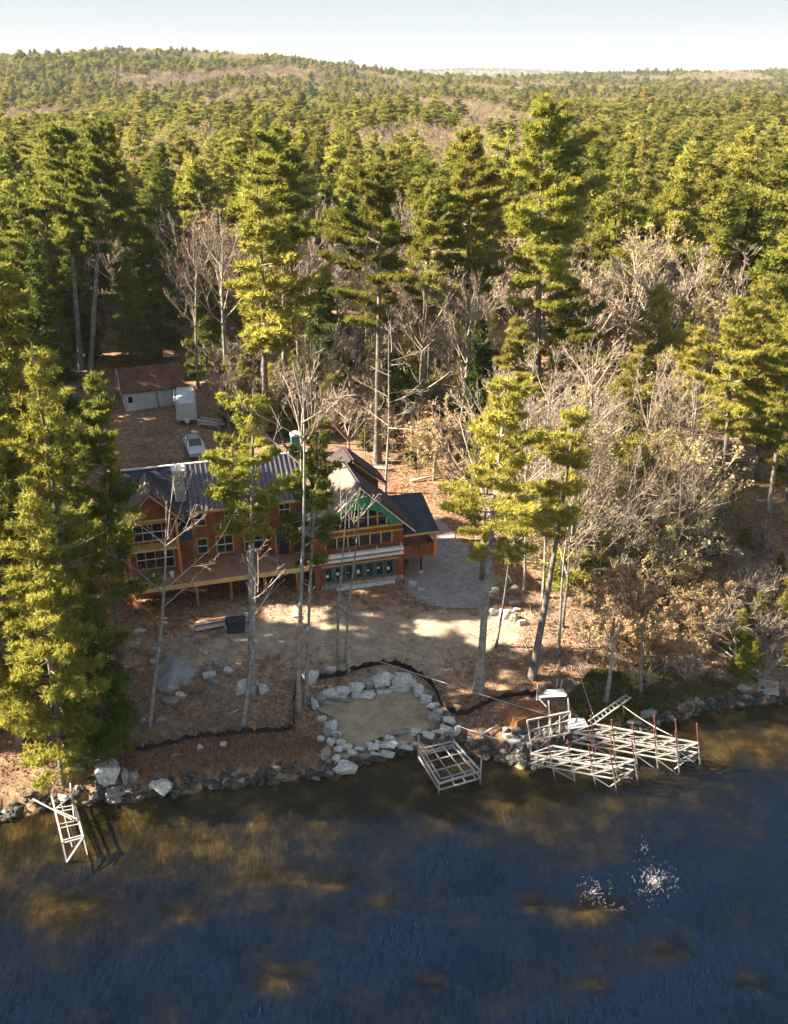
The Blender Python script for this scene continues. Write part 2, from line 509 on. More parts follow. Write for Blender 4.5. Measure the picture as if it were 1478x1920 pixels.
M['gravel'] = mat('grey_gravel', (.20, .20, .205), .95, (.29, .285, .285), 1.3, .5, 25)
M['sand'] = mat('pale_sand', (.22, .165, .10), .95, (.38, .30, .20), .9, .4, 14)
drive_pts = [g(*p) for p in [(760, 1098), (785, 1132), (840, 1142), (905, 1140), (932, 1095), (912, 1062), (880, 1030), (835, 985), (812, 968), (780, 975), (760, 1000)]]
drape('gravel_driveway', drive_pts, M['gravel'], .05, .28, kind='structure')
pad_pts = [g(*p) for p in [(600, 1312), (700, 1290), (770, 1278), (826, 1354), (790, 1378), (700, 1398), (648, 1400), (618, 1350)]]
drape('sand_pad', pad_pts, M['sand'], .05, .25, kind='structure')

# ------------------------------------------------------------------ trees
def unit(a):
    return a / (np.linalg.norm(a, axis=-1, keepdims=True) + 1e-9)
def tris_from(P, D, ln, wd, rng, v):
    """thin triangles: base at P, tip at P + D*ln"""
    s = unit(np.cross(D, rng.normal(size=D.shape))) * (wd[:, None] / 2)
    V = np.stack([P - s, P + s, P + D * ln[:, None]], 1).reshape(-1, 3)
    T = np.arange(len(V)).reshape(-1, 3)
    return V, T, np.repeat(v, 3)
def tubes_from(P0, D, ln, r0, r1, bend, sides=3, segs=3):
    """batch of curved tapered tubes; bend (n,3) is added quadratically"""
    n = len(P0)
    t = np.linspace(0, 1, segs + 1)
    C = P0[:, None] + D[:, None] * (ln[:, None] * t)[..., None] + bend[:, None] * (t ** 2)[None, :, None]
    rad = r0[:, None] * (1 - t) + r1[:, None] * t
    up = np.where(np.abs(D[:, 2:3]) > .9, np.array([[1., 0, 0]]), np.array([[0, 0, 1.]]))
    X = unit(np.cross(D, up)); Y = np.cross(X, D)
    a = np.arange(sides) * 2 * np.pi / sides
    ring = X[:, None] * np.cos(a)[None, :, None] + Y[:, None] * np.sin(a)[None, :, None]
    V = C[:, :, None] + ring[:, None] * rad[:, :, None, None]
    idx = np.arange(n * (segs + 1) * sides).reshape(n, segs + 1, sides)
    A = idx[:, :-1]; B = idx[:, 1:]
    A2 = np.roll(A, -1, 2); B2 = np.roll(B, -1, 2)
    T = np.concatenate([np.stack([A, A2, B2], -1).reshape(-1, 3), np.stack([A, B2, B], -1).reshape(-1, 3)])
    return V.reshape(-1, 3), T
class Acc:
    def __init__(s): s.V = []; s.T = []; s.m = []; s.a = []; s.n = 0
    def add(s, V, T, m, a=None):
        s.V.append(V); s.T.append(T + s.n); s.m.append(np.full(len(T), m)); s.a.append(np.full(len(V), .5) if a is None else a); s.n += len(V)
    def mesh(s, name, mats):
        return fast_mesh(name, np.concatenate(s.V), np.concatenate(s.T), mats, np.concatenate(s.m), np.concatenate(s.a))

def trunk_mesh(Ht, r, m, rng, top=1.0, wobble=.12, stubs=0, sides=8, base=1.35):
    a = Acc()
    n = 12
    t = np.linspace(0, top, n)
    C = np.stack([wobble * np.sin(t * 5 + rng.uniform(0, 6)) * t, wobble * np.sin(t * 4 + rng.uniform(0, 6)) * t, t * Ht], 1)
    C[0] = (0, 0, -.4)
    rad = r * (1 - t * .93) ** .85
    rad[0] *= base * 1.1; rad[1] *= 1.0
    an = np.arange(sides) * 2 * np.pi / sides
    V = C[:, None] + np.stack([np.cos(an), np.sin(an), an * 0], 1)[None] * rad[:, None, None] * (1 + .07 * rng.normal(size=(n, sides, 1)))
    idx = np.arange(n * sides).reshape(n, sides)
    A = idx[:-1]; B = idx[1:]; A2 = np.roll(A, -1, 1); B2 = np.roll(B, -1, 1)
    T = np.concatenate([np.stack([A, A2, B2], -1).reshape(-1, 3), np.stack([A, B2, B], -1).reshape(-1, 3)])
    a.add(V.reshape(-1, 3), T, 0)
    if stubs:
        z = rng.uniform(.18, .75, stubs) * Ht; az = rng.uniform(0, 6.28, stubs)
        ln = rng.uniform(.3, 1.7, stubs) * (Ht / 25)
        D = unit(np.stack([np.cos(az), np.sin(az), rng.uniform(-.15, .35, stubs)], 1))
        P = np.stack([0 * z, 0 * z, z], 1)
        V, T = tubes_from(P, D, ln, np.full(stubs, .035), np.full(stubs, .01), D * 0, 3, 1)
        a.add(V, T, 0)
    me = a.mesh('trunk', [m])
    me.polygons.foreach_set('use_smooth', [True] * len(me.polygons))
    return me

def pine_crown(Ht, cb, spread, rng, ntuft=26000, tl=.30, tw=.055, k=5, shape='pine', mat_n='pine', gap=.62, lop=.35, bsides=3):
    """tiers of nearly level branches, each a flat feathery spray of needle tufts"""
    a = Acc()
    z = cb; P = []; 
    lean = rng.uniform(0, 6.28)
    while z < Ht * .985:
        t = (z - cb) / (Ht - cb)
        if shape == 'pine':
            prof = min(1, .50 + 2.0 * t) * (1 - t ** 1.7) ** .85 + .05
            nb = rng.integers(4, 7)
            e = -.02 + .45 * t ** 1.3
        elif shape == 'cone':
            prof = min(1, .55 + 3 * t) * (1 - t) ** .85 + .03
            nb = rng.integers(6, 9)
            e = -.18 + .45 * t
        else:   # spire
            prof = min(1, .45 + 3 * t) * (1 - t) ** .7 + .05
            nb = rng.integers(5, 7)
            e = .1 + .35 * t
        wh = rng.uniform(.62, 1.12)
        a0 = rng.uniform(0, 6.28)
        for b in range(nb):
            az = a0 + b * 6.283 / nb + rng.normal(0, .28)
            if shape == 'pine' and t < .55 and rng.random() < .14: continue
            L_ = spread * prof * wh * rng.uniform(.5, 1.2) * (1 + lop * math.cos(az - lean))
            P.append((az, z + rng.normal(0, .12), L_, e + rng.normal(0, .07)))
        z += gap * rng.uniform(.6, 1.6) * (1.55 if shape == 'pine' else .8) * (1 - .35 * t)
    P = np.array(P)
    az, z0, L_, e = P.T
    n = len(P)
    Dh = np.stack([np.cos(az), np.sin(az), 0 * az], 1)
    base = np.stack([0 * az, 0 * az, z0], 1)
    D = unit(Dh + np.stack([0 * e, 0 * e, e], 1))
    curv = (rng.uniform(.02, .18, n) if shape == 'pine' else rng.uniform(-.15, .02, n)) * L_
    bend = np.stack([0 * az, 0 * az, curv], 1)
    V, T = tubes_from(base, D, L_ * .95, .018 * L_ + .012, np.full(n, .008), bend, bsides, 3)
    a.add(V, T, 1)
    area = L_ ** 1.6
    cnt = np.maximum(3, (ntuft / k * area / area.sum())).astype(int)
    bi = np.repeat(np.arange(n), cnt); N = len(bi)
    # sub-twigs come in discrete pairs so that the spray has fingers
    ns = np.maximum(4, (L_ * 2.6)).astype(int)
    si = rng.integers(0, 1000, N) % ns[bi]
    s = .22 + .78 * (si + .5) / ns[bi]
    side = np.where(rng.random(N) < .5, -1., 1.)
    hh = np.sin(bi * 12.9898 + si * 78.233 + side * 37.7) * 43758.5; hh = hh - np.floor(hh)
    tt = rng.random(N) ** .75
    ang = (.55 + .5 * hh) * side
    tlen = L_[bi] * .42 * (1.15 - s * .85) * (.55 + .7 * hh)
    ca, sa = np.cos(ang), np.sin(ang)
    Dt = np.stack([Dh[bi, 0] * ca - Dh[bi, 1] * sa, Dh[bi, 0] * sa + Dh[bi, 1] * ca, D[bi, 2] * .7 + (hh - .5) * .35], 1)
    Dt = unit(Dt)
    Bp = base[bi] + D[bi] * (L_[bi] * .95 * s)[:, None] + bend[bi] * (s ** 2)[:, None]
    Pt = Bp + Dt * (tlen * tt)[:, None] + rng.normal(0, .055 + tl * .12, (N, 3))
    if shape != 'pine': Pt[:, 2] -= .12 * tlen * tt
    top = rng.uniform(0, 1, N)
    v = np.clip(.5 + .22 * (hh - .5) + .16 * np.sin(bi * 7.7) + rng.normal(0, .13, N), 0, 1)
    Pr = np.repeat(Pt, k, 0); Dr = np.repeat(Dt, k, 0)
    Dn = unit(Dr * .55 + rng.normal(0, .62, Dr.shape) + np.array([0, 0, .35 if shape == 'pine' else .0]))
    ln = tl * rng.uniform(.6, 1.25, len(Pr)); wd = tw * rng.uniform(.7, 1.4, len(Pr))
    V, T, vv = tris_from(Pr, Dn, ln, wd, rng, np.repeat(v, k))
    a.add(V, T, 0, vv)
    return a.mesh('crown', [M[mat_n], M['branch']])

def bare_crown(Ht, fork, spread, rng, levels=(9, 6, 6, 5), r0=.12, leaf=0, leafsize=.16, up=1.0, bark='branch', leafmat='beech', tw=.03, thick=1.0):
    """ascending limbs > branches > twigs"""
    a = Acc()
    n = levels[0]
    z0 = np.sort(rng.uniform(fork, .86, n)) * Ht
    z0[-1] = Ht * .8
    az = np.arange(n) * 2.4 + rng.normal(0, .5, n)
    D = unit(np.stack([np.cos(az), np.sin(az), rng.uniform(.6, 1.5, n) * up], 1))
    D[-1] = unit(np.array([.05, .05, 1.]))
    ln = np.clip((Ht - z0) * rng.uniform(.65, 1.0, n), .15 * Ht, None)
    lim = spread * rng.uniform(.7, 1.2, n) / np.maximum(np.linalg.norm(D[:, :2], axis=1), .2)
    ln = np.minimum(ln, lim)
    P = np.stack([0 * z0, 0 * z0, z0], 1)
    r = r0 * (1 - z0 / Ht * .6)
    cur = (P, D, ln, r)
    for lv in range(len(levels)):
        P, D, ln, r = cur
        n = len(P)
        bend = np.stack([rng.normal(0, .10, n), rng.normal(0, .10, n), rng.uniform(.0, .22, n) * up], 1) * ln[:, None]
        if lv < 2:
            V, T = tubes_from(P, D, ln, np.maximum(r, .012 * thick), np.maximum(r * .3, .006 * thick), bend, 4 if lv == 0 else 3, 4 if lv == 0 else 3)
            a.add(V, T, 0, np.clip(np.repeat(rng.uniform(.45, .95, n), len(V) // n), 0, 1))
        else:
            w = np.maximum(r * 2, tw * thick)
            V, T, vv = tris_from(P, unit(D + .5 * bend / ln[:, None]), ln, w, rng, rng.uniform(.2, 1., n))
            a.add(V, T, 0, vv)
        if lv == len(levels) - 1: break
        kk = levels[lv + 1]
        pi = np.repeat(np.arange(n), kk); m_ = len(pi)
        t = rng.uniform(.25, 1, m_)
        P2 = P[pi] + D[pi] * (ln[pi] * t)[:, None] + bend[pi] * (t ** 2)[:, None]
        D2 = unit(D[pi] + rng.normal(0, .48, (m_, 3)) + np.array([0, 0, .22 * up]))
        l2 = ln[pi] * rng.uniform(.28, .58, m_) * (1.25 - .5 * t)
        cur = (P2, D2, l2, r[pi] * .42 * (1.2 - .6 * t))
    if leaf:
        P, D, ln, r = cur
        pi = rng.integers(0, len(P), leaf)
        t = rng.uniform(.2, 1, leaf)
        Q_ = P[pi] + D[pi] * (ln[pi] * t)[:, None] + rng.normal(0, leafsize * .5, (leaf, 3))
        V, T, vv = tris_from(Q_, unit(rng.normal(size=(leaf, 3))), leafsize * rng.uniform(.6, 1.4, leaf), leafsize * .7 * rng.uniform(.6, 1.4, leaf), rng, rng.random(leaf))
        a.add(V, T, 1, vv)
    return a.mesh('crown', [M['twig'] if bark == 'branch' else M[bark], M[leafmat]])

def plant_tree(name, label, cat, loc, top, tm, cm, group=None, rz=None):
    """a tree whose built height runs from its base to the point top (it may lean)"""
    t = thing(name, label, cat, loc, 0, group)
    v = Vector(top) - Vector(loc)
    qn = v.to_track_quat('Z', 'Y')
    t.rotation_mode = 'QUATERNION'
    t.rotation_quaternion = qn @ Matrix.Rotation(rz if rz is not None else random.uniform(0, 6.28), 3, 'Z').to_quaternion()
    link('trunk', tm, t)
    link('crown', cm, t)
    return t

hero_xy = []
def hero(kind, base_px, top_px, label, cb=.4, spread=4., r=.24, bark='bark', seed=1, dens=1.0, group=None, name=None, **k):
    b = g(*base_px); tp = at_y(*top_px, b.y)
    Ht = (tp - b).length
    rng = np.random.default_rng(seed)
    hero_xy.append((b.x, b.y))
    if kind in ('pine', 'pinelight', 'hemlock'):
        shape = k.get('shape', 'pine' if kind != 'hemlock' else 'cone')
        tm = trunk_mesh(Ht, r, M[bark], rng, 1.0, .15, int(14 * k.get('stub', 1)))
        cm = pine_crown(Ht, cb * Ht, spread, rng, int(52000 * dens), k.get('tl', .34), k.get('tw', .075), 5, shape, kind, lop=k.get('lop', .3), gap=k.get('gap', .62))
        nm = name or ('hemlock_tree' if kind == 'hemlock' else 'pine_tree')
        return plant_tree(nm, label, 'tree', b, tp, tm, cm, group, rz=0)
    tm = trunk_mesh(Ht, r, M[bark], rng, k.get('ttop', .93), .35, int(5 * k.get('stub', 1)))
    cm = bare_crown(Ht, cb, spread, rng, k.get('levels', (10, 6, 6, 5)), r * .55, leaf=k.get('leaf', 0), leafsize=k.get('leafsize', .17), leafmat=k.get('leafmat', 'beech'), up=k.get('up', 1.0), thick=k.get('thick', 1.0), bark=k.get('tmat', 'branch'))
    return plant_tree(name or 'bare_tree', label, 'tree', b, tp, tm, cm, group, rz=0)

# foreground pines on the left bank
hero('pine', (120, 1462), (48, 905), 'low bushy pine leaning over the small dock frame at left', .06, 4.0, .24, seed=11, lop=.15, dens=.95, gap=.5)
hero('pine', (40, 1400), (-40, 760), 'tall full pine at the left edge of the picture above the shore', .10, 4.3, .26, seed=12, dens=.95, gap=.55)
hero('pine', (165, 1330), (62, 640), 'tallest full pine on the left bank, its tip level with the garage', .12, 4.2, .30, seed=13, dens=.95, gap=.55)
hero('pine', (225, 1230), (178, 700), 'pine between the tall left bank pine and the garage', .34, 2.8, .24, seed=14, dens=.9)
hero('hemlock', (200, 1390), (165, 1120), 'short dark green evergreen on the left bank under taller pines', .08, 3.0, .14, seed=15, dens=.6)
# single trees in the yard
hero('bare', (280, 1362), (325, 905), 'slim pale forked bare tree at the left of the yard', .47, 2.6, .155, 'barkpale', 21, levels=(7, 5, 4, 4), stub=0)
hero('pine', (473, 1302), (470, 728), 'tall pine with grey trunk in front of the long metal roof', .56, 3.5, .27, 'barkpale', 22, .60, tl=.30)
hero('bare', (455, 1366), (492, 1040), 'short pale leaning bare tree in front of the grey pine trunk', .62, 2.3, .17, 'barkpale', 23, levels=(5, 4, 4, 3), stub=0)
hero('bare', (560, 1336), (567, 655), 'tall slender lichen grey tree with reddish bare twig crown before the house', .70, 2.6, .17, 'barkpale', 24, levels=(9, 6, 5, 4))
hero('pine', (573, 1318), (600, 765), 'slim pine with thin green crown beside the reddish bare tree', .52, 2.3, .13, 'barkpale', 25, .28, tl=.28)
hero('bare', (634, 1242), (642, 905), 'left one of two slender pale trunks before the green gable', .72, 1.5, .12, 'barkpale', 26, levels=(6, 4, 3, 3), name='birch_tree')
hero('bare', (648, 1240), (668, 915), 'right one of two slender pale trunks before the green gable', .74, 1.3, .11, 'barkpale', 27, levels=(5, 4, 3, 3), name='birch_tree')
hero('pinelight', (897, 1302), (950, 690), 'tall pine with straight lichen grey trunk right of the boulder ring', .47, 4.2, .30, 'barkpale', 31, .85, tl=.32)
hero('pinelight', (998, 1272), (1085, 760), 'leaning brown grey pine trunk beside the dock bench', .56, 2.7, .27, 'bark', 32, .40)
hero('bare', (1047, 1228), (1078, 860), 'thin pale bare tree right of the leaning pine trunk', .42, 2.6, .11, 'barkpale', 33)
hero('bare', (930, 1215), (1000, 800), 'thin bare tree between the two big trunks by the rock pile', .40, 2.4, .09, 'bark', 34)
hero('bare', (983, 1105), (1000, 640), 'slender bare tree behind the rock pile on the slope', .45, 2.6, .10, 'barkpale', 35)
hero('bare', (1018, 1120), (1040, 660), 'twin stemmed slender bare tree above the leaf covered slope', .42, 2.8, .12, 'barkpale', 36)
hero('bare', (1180, 1000), (1240, 700), 'pale leaning bare tree in the middle of the right thicket', .30, 4.2, .19, 'barkpale', 37, levels=(12, 7, 6, 5))
hero('pinelight', (1350, 1000), (1385, 540), 'tall pine with bare straight trunk at the right of the thicket', .42, 4.3, .27, 'bark', 38, .9)
hero('pinelight', (1432, 1028), (1500, 560), 'leaning pine at the right edge of the picture', .42, 4.2, .25, 'bark', 39, .85)
hero('pinelight', (1215, 880), (1240, 530), 'middle sized pine above the right thicket', .38, 3.9, .22, 'bark', 40, .8)
hero('bare', (1135, 1318), (1170, 1080), 'leaning grey trunk with tan leaves at the shore behind the docks', .40, 3.2, .17, 'barkpale', 41, leaf=5000, levels=(8, 5, 5, 4))
hero('bare', (1200, 1300), (1215, 1110), 'short grey trunk with tan leaves left of the green bank grass', .40, 2.6, .15, 'barkpale', 42, leaf=3500, levels=(7, 5, 5, 4))
# behind the house
hero('pine', (708, 868), (712, 292), 'tall pine with dark trunk rising behind the green gable', .50, 5.0, .36, 'bark', 51, 1.15, tl=.42, tw=.10)
hero('pinelight', (785, 812), (812, 335), 'large yellow green pine with pale trunk behind the house roof', .48, 4.8, .32, 'barkpale', 52, 1.1, tl=.42, tw=.10)
hero('bare', (722, 925), (738, 590), 'dead bare tree with sideways twigs behind the carport roof', .35, 2.8, .13, 'barkpale', 53, up=.25, levels=(16, 6, 5, 3))
hero('pine', (1008, 870), (1015, 172), 'largest pine of the forest, broad and yellow green', .48, 6.0, .42, 'bark', 54, 1.5, tl=.48, tw=.11)
hero('pine', (152, 692), (118, 232), 'huge old pine on the left with long bare trunk', .50, 6.0, .36, 'barkpale', 55, 1.3, tl=.5, tw=.12)
hero('pine', (170, 702), (200, 225), 'huge pine beside the old pine left of the garage', .52, 5.6, .33, 'barkpale', 56, 1.2, tl=.5, tw=.12)
hero('hemlock', (300, 672), (302, 262), 'broad dark evergreen towering behind the garage', .10, 6.2, .3, 'barkdark', 57, 1.6, tl=.5, tw=.13)
hero('hemlock', (395, 705), (385, 480), 'dark green fir right of the garage', .10, 4.0, .2, 'barkdark', 58, .9, tl=.42, tw=.11)
hero('pinelight', (468, 712), (455, 400), 'slender light green spire tree among the pale bare trees', .12, 2.5, .2, 'bark', 59, .5, shape='spire', tl=.42, tw=.10)
hero('bare', (425, 740), (415, 400), 'broad pale bare tree right of the garage', .30, 5.4, .26, 'barkpale', 60, levels=(14, 7, 7, 5), thick=1.0)
hero('bare', (530, 745), (535, 395), 'broad bare tree behind the metal roof', .34, 5.0, .24, 'barkpale', 61, levels=(14, 7, 7, 5), thick=1.0)
hero('hemlock', (600, 765), (610, 500), 'dense dark fir behind the metal roof beside the tall pine', .06, 3.8, .2, 'barkdark', 62, .9, tl=.42, tw=.11)
hero('pine', (570, 770), (520, 225), 'tiered bright pine crown behind the pale bare trees', .55, 5.0, .3, 'bark', 63, 1.0, tl=.48, tw=.12)
hero('pine', (880, 800), (880, 240), 'dense rounded pine left of the largest pine', .50, 5.0, .3, 'bark', 64, 1.1, tl=.48, tw=.12)
hero('pinelight', (1030, 880), (1075, 520), 'pale pine standing below the largest pine', .40, 4.2, .24, 'bark', 65, .9)
hero('hemlock', (900, 845), (905, 600), 'dark young evergreen right of the tall pale trunks', .05, 3.2, .16, 'barkdark', 66, .6, tl=.4, tw=.1)

hero('bare', (372, 728), (362, 430), 'bare tree with forked pale limbs directly right of the dark evergreen', .32, 4.2, .18, 'barkpale', 81, levels=(12, 7, 6, 5), thick=.9)
hero('bare', (492, 735), (488, 405), 'bare tree standing just right of the light green spire', .34, 4.4, .18, 'barkpale', 82, levels=(12, 7, 6, 5), thick=.9)
hero('bare', (575, 735), (592, 385), 'tallest bare tree left of the tall pines behind the gable', .36, 4.6, .2, 'barkpale', 83, levels=(13, 7, 6, 5), thick=.9)
hero('bare', (645, 770), (650, 560), 'grey bare tree in the shade left of the tall dark pine trunk', .3, 3.6, .15, 'bark', 84, levels=(12, 7, 6, 4))
hero('bare', (860, 850), (885, 520), 'bare tree with pale upright limbs right of the yellow green pine', .34, 3.8, .17, 'barkpale', 85, levels=(12, 7, 6, 5))
hero('bare', (1100, 960), (1120, 640), 'pale bare tree rising from the left part of the thicket', .32, 4.2, .18, 'barkpale', 86, levels=(13, 7, 6, 5))
hero('bare', (1290, 980), (1300, 700), 'pale bare tree at the right part of the thicket', .32, 4.0, .16, 'barkpale', 87, levels=(13, 7, 6, 5))
hero('bare', (1060, 1050), (1060, 720), 'straight bare tree behind the leaning pine trunk', .36, 3.4, .15, 'barkpale', 88, levels=(12, 7, 6, 5))
hero('bare', (1165, 1120), (1185, 850), 'bare tree above the tall pale boulder of the thicket', .3, 3.6, .13, 'barkpale', 89, levels=(12, 7, 6, 5))
hero('pinelight', (1190, 965), (1200, 640), 'slender yellow green pine in the middle of the thicket', .35, 2.9, .17, 'bark', 91, .7)
hero('pinelight', (1290, 905), (1305, 600), 'slender yellow green pine at the upper right of the thicket', .35, 3.2, .18, 'bark', 92, .7)
hero('pinelight', (1420, 900), (1432, 520), 'tall yellow green pine behind the right bank pines', .35, 4.0, .24, 'bark', 93, .8)
hero('pinelight', (1475, 960), (1490, 660), 'yellow green pine cut by the right edge of the picture', .25, 3.4, .2, 'bark', 94, .7)
hero('pinelight', (960, 900), (965, 600), 'pale pine standing just left of the thicket', .4, 3.2, .2, 'bark', 95, .7)
# prototypes for the forest
def mk_protos():
    out = {'pine': [], 'hemlock': [], 'bare': []}
    for i in range(7):
        rng = np.random.default_rng(100 + i)
        Ht = 24.
        cb = [.32, .42, .25, .38, .30, .36, .2][i]
        out['pine'].append((trunk_mesh(Ht, .30, M['bark'], rng, 1., .15, 8, 6),
                            pine_crown(Ht, cb * Ht, [4.4, 3.8, 4.8, 4.2, 3.4, 5.0, 4.0][i], rng, 15000, .62, .17, 4, 'pine' if i < 6 else 'spire', 'pine' if i % 3 else 'pinelight', gap=.8)))
    for i in range(3):
        rng = np.random.default_rng(200 + i)
        Ht = 19.
        out['hemlock'].append((trunk_mesh(Ht, .24, M['barkdark'], rng, 1., .1, 0, 6),
                               pine_crown(Ht, .08 * Ht, [3.6, 3.0, 4.2][i], rng, 13000, .6, .17, 4, 'cone', 'hemlock', gap=.9)))
    for i in range(6):
        rng = np.random.default_rng(300 + i)
        Ht = 18.
        out['bare'].append((trunk_mesh(Ht, .19, M['barkpale'] if i % 2 else M['bark'], rng, .9, .4, 3, 6),
                            bare_crown(Ht, [.3, .38, .25, .45, .35, .4][i], [4.2, 3.6, 4.8, 3.2, 4.4, 3.8][i], rng, (12, 6, 6, 5), .12, leaf=[0, 0, 0, 2200, 0, 1500][i], leafsize=.25, leafmat='budleaf' if i == 3 else 'beech', tw=.05)))
    return out
PROTO = mk_protos()
def ptype(x, y):
    """which kind grows where: bare stands and evergreen stands alternate in patches"""
    v = mnoise.noise(Vector((x * .022 + 3.1, y * .016 + 9.7, 0))) + .35 * mnoise.noise(Vector((x * .11, y * .11, 5)))
    return v

PROT = [(205, 400, 665, 900), (235, 830, 850, 1130), (215, 935, 1120, 1500), (935, 1125, 1225, 1345), (1320, 1478, 905, 1040)]
def visible_block(x, y, z, Ht, rad):
    bx, by = to_px(x, y, z); tx, ty = to_px(x, y, z + Ht)
    rp = rad * FPX / (y * cP + 30 * sP)
    x0, x1 = min(bx, tx) - rp, max(bx, tx) + rp
    for (a, b, c, d) in PROT:
        if x1 > a and x0 < b and by > c and ty < d: return True
    return False

cands = []
rs = random.Random(5)
def spaced(n_try, xr, yr, dmin, cells, cs):
    out = []
    for _ in range(n_try):
        x = rs.uniform(*xr); y = rs.uniform(*yr)
        if abs(x) > y * .62 + 12: continue
        key = (int(x // cs), int(y // cs))
        ok = True
        for a in (-1, 0, 1):
            for b in (-1, 0, 1):
                for (u, v) in cells.get((key[0] + a, key[1] + b), ()):
                    if (u - x) ** 2 + (v - y) ** 2 < dmin * dmin: ok = False
        if ok:
            cells.setdefault(key, []).append((x, y)); out.append((x, y))
    return out
near = spaced(16000, (-190, 190), (48, 285), 5.2, {}, 5.3)
trees = []      # (x, y, z, kind, variant, scale, height)
for (x, y) in near:
    sh = float(np.interp(x, SHX, SHY))
    if y < sh + 3: continue
    if any((x - a) ** 2 + (y - b) ** 2 < 3.2 ** 2 for a, b in hero_xy): continue
    z = h(x, y)
    v = ptype(x, y)
    if -38 < x < -8 and 98 < y < 128: v += .5
    if 10 < x < 60 and 52 < y < 122: v += .30
    if x < -30 and y < 125: v -= .4
    if y < 75 and x > 12: v += .35
    r_ = rs.random()
    if v > .16 - .10 * (r_ < .3):
        kind = 'bare'; Ht = rs.uniform(13, 19) * (.8 if y < 90 else 1.0)
        if y < 82 and x > 0: Ht = rs.uniform(11, 18)
        rad = 3.4
    elif rs.random() < (.22 if not (x > 0 and y < 105) else .05):
        kind = 'hemlock'; Ht = rs.uniform(10, 22); rad = 3.2
        if y < 90 and x > 0: Ht = rs.uniform(5, 11)
    else:
        kind = 'pine'; Ht = rs.uniform(17, 28); rad = 4.0
        if y < 90 and x > 0: Ht = rs.uniform(9, 17)
        if y > 160: Ht = rs.uniform(14, 24)
    if y < 116 and visible_block(x, y, z, Ht, rad * .9): 
        continue
    trees.append((x, y, z, kind, rs.randrange(99), Ht))
print('near trees', len(trees))

def zone(x, y):
    if y < 100:
        if x < -20: return 'left of the garage and house'
        if x < 12: return 'close behind the house'
        return 'on the bank right of the house'
    if y < 150:
        if x < -60: return 'far left of the garage yard'
        if x > 60: return 'far uphill at the right edge'
        if x < -25: return 'behind the garage yard'
        if x < 20: return 'in the first rows behind the house'
        return 'uphill right of the gravel drive'
    if y > 215: return 'in the far rows ' + ('left' if x < -45 else 'right' if x > 60 else 'middle') + ' of the largest pine' if x < -45 or x > 60 else 'in the far rows in line with the house'
    if x < -40: return 'in the distance below the left hill'
    if x < 40: return 'halfway up the picture above the house'
    return 'in the distance on the right'
def size_px(t):
    return t[5] / math.hypot(t[1], 30)
first = {}
rest = []
used = {'pine': 0, 'hemlock': 0, 'bare': 0}
TEXT = {'pine': ('pine_tree', 'yellow green tiered pine standing ', 'pines '), 'hemlock': ('hemlock_tree', 'dark green dense evergreen standing ', 'dark evergreens '),
        'bare': ('bare_tree', 'leafless grey brown tree standing ', 'bare trees ')}
BASEH = {'pine': 24., 'hemlock': 19., 'bare': 18.}
def in_frame(t):
    bx, by = to_px(t[0], t[1], t[2] + t[5] * .8)
    return -60 < bx < 1540
for t in sorted(trees, key=lambda t: (not in_frame(t), -size_px(t))):
    x, y, z, kind, var, Ht = t
    pr = PROTO[kind]
    vi = var % len(pr)
    lim = 255 if kind != 'hemlock' else 120
    if used[kind] >= lim or not in_frame(t):
        rest.append(t); continue
    used[kind] += 1
    nm, txt, grp = TEXT[kind]
    key = (kind, vi)
    if key not in first:
        o = thing(nm, txt, 'tree')
        link('trunk', pr[vi][0], o); link('crown', pr[vi][1], o)
        first[key] = o
    else:
        o = copy_tree(first[key])
    zn = zone(x, y)
    size = 'very tall ' if Ht > 24 else 'tall ' if Ht > 19 else 'medium ' if Ht > 14 else 'short '
    if kind == 'pine': look = 'spire shaped yellow green pine ' if vi == 6 else ('pale yellow green tiered pine ' if vi % 3 == 0 else ('narrow ' if vi == 4 else 'broad ' if vi in (2, 5) else '') + 'green tiered pine ')
    elif kind == 'hemlock': look = ('broad ' if vi == 2 else 'narrow ' if vi == 1 else '') + 'dark green dense evergreen '
    else: look = {3: 'bare tree with pale leaves ', 5: 'bare tree with tan leaves '}.get(vi, 'leafless tree with pale trunk ' if vi % 2 else 'leafless tree with brown trunk ')
    o['label'] = size + look + zn; o['group'] = size + grp + zn
    s = Ht / BASEH[kind]
    w = s * rs.uniform(.9, 1.3) if kind != 'pine' else (s * .5 + .5) * rs.uniform(.95, 1.4)
    o.location = (x, y, z - .1)
    o.scale = (w, w, s)
    o.rotation_euler = (rs.uniform(-.03, .03), rs.uniform(-.03, .03), rs.uniform(0, 6.28))

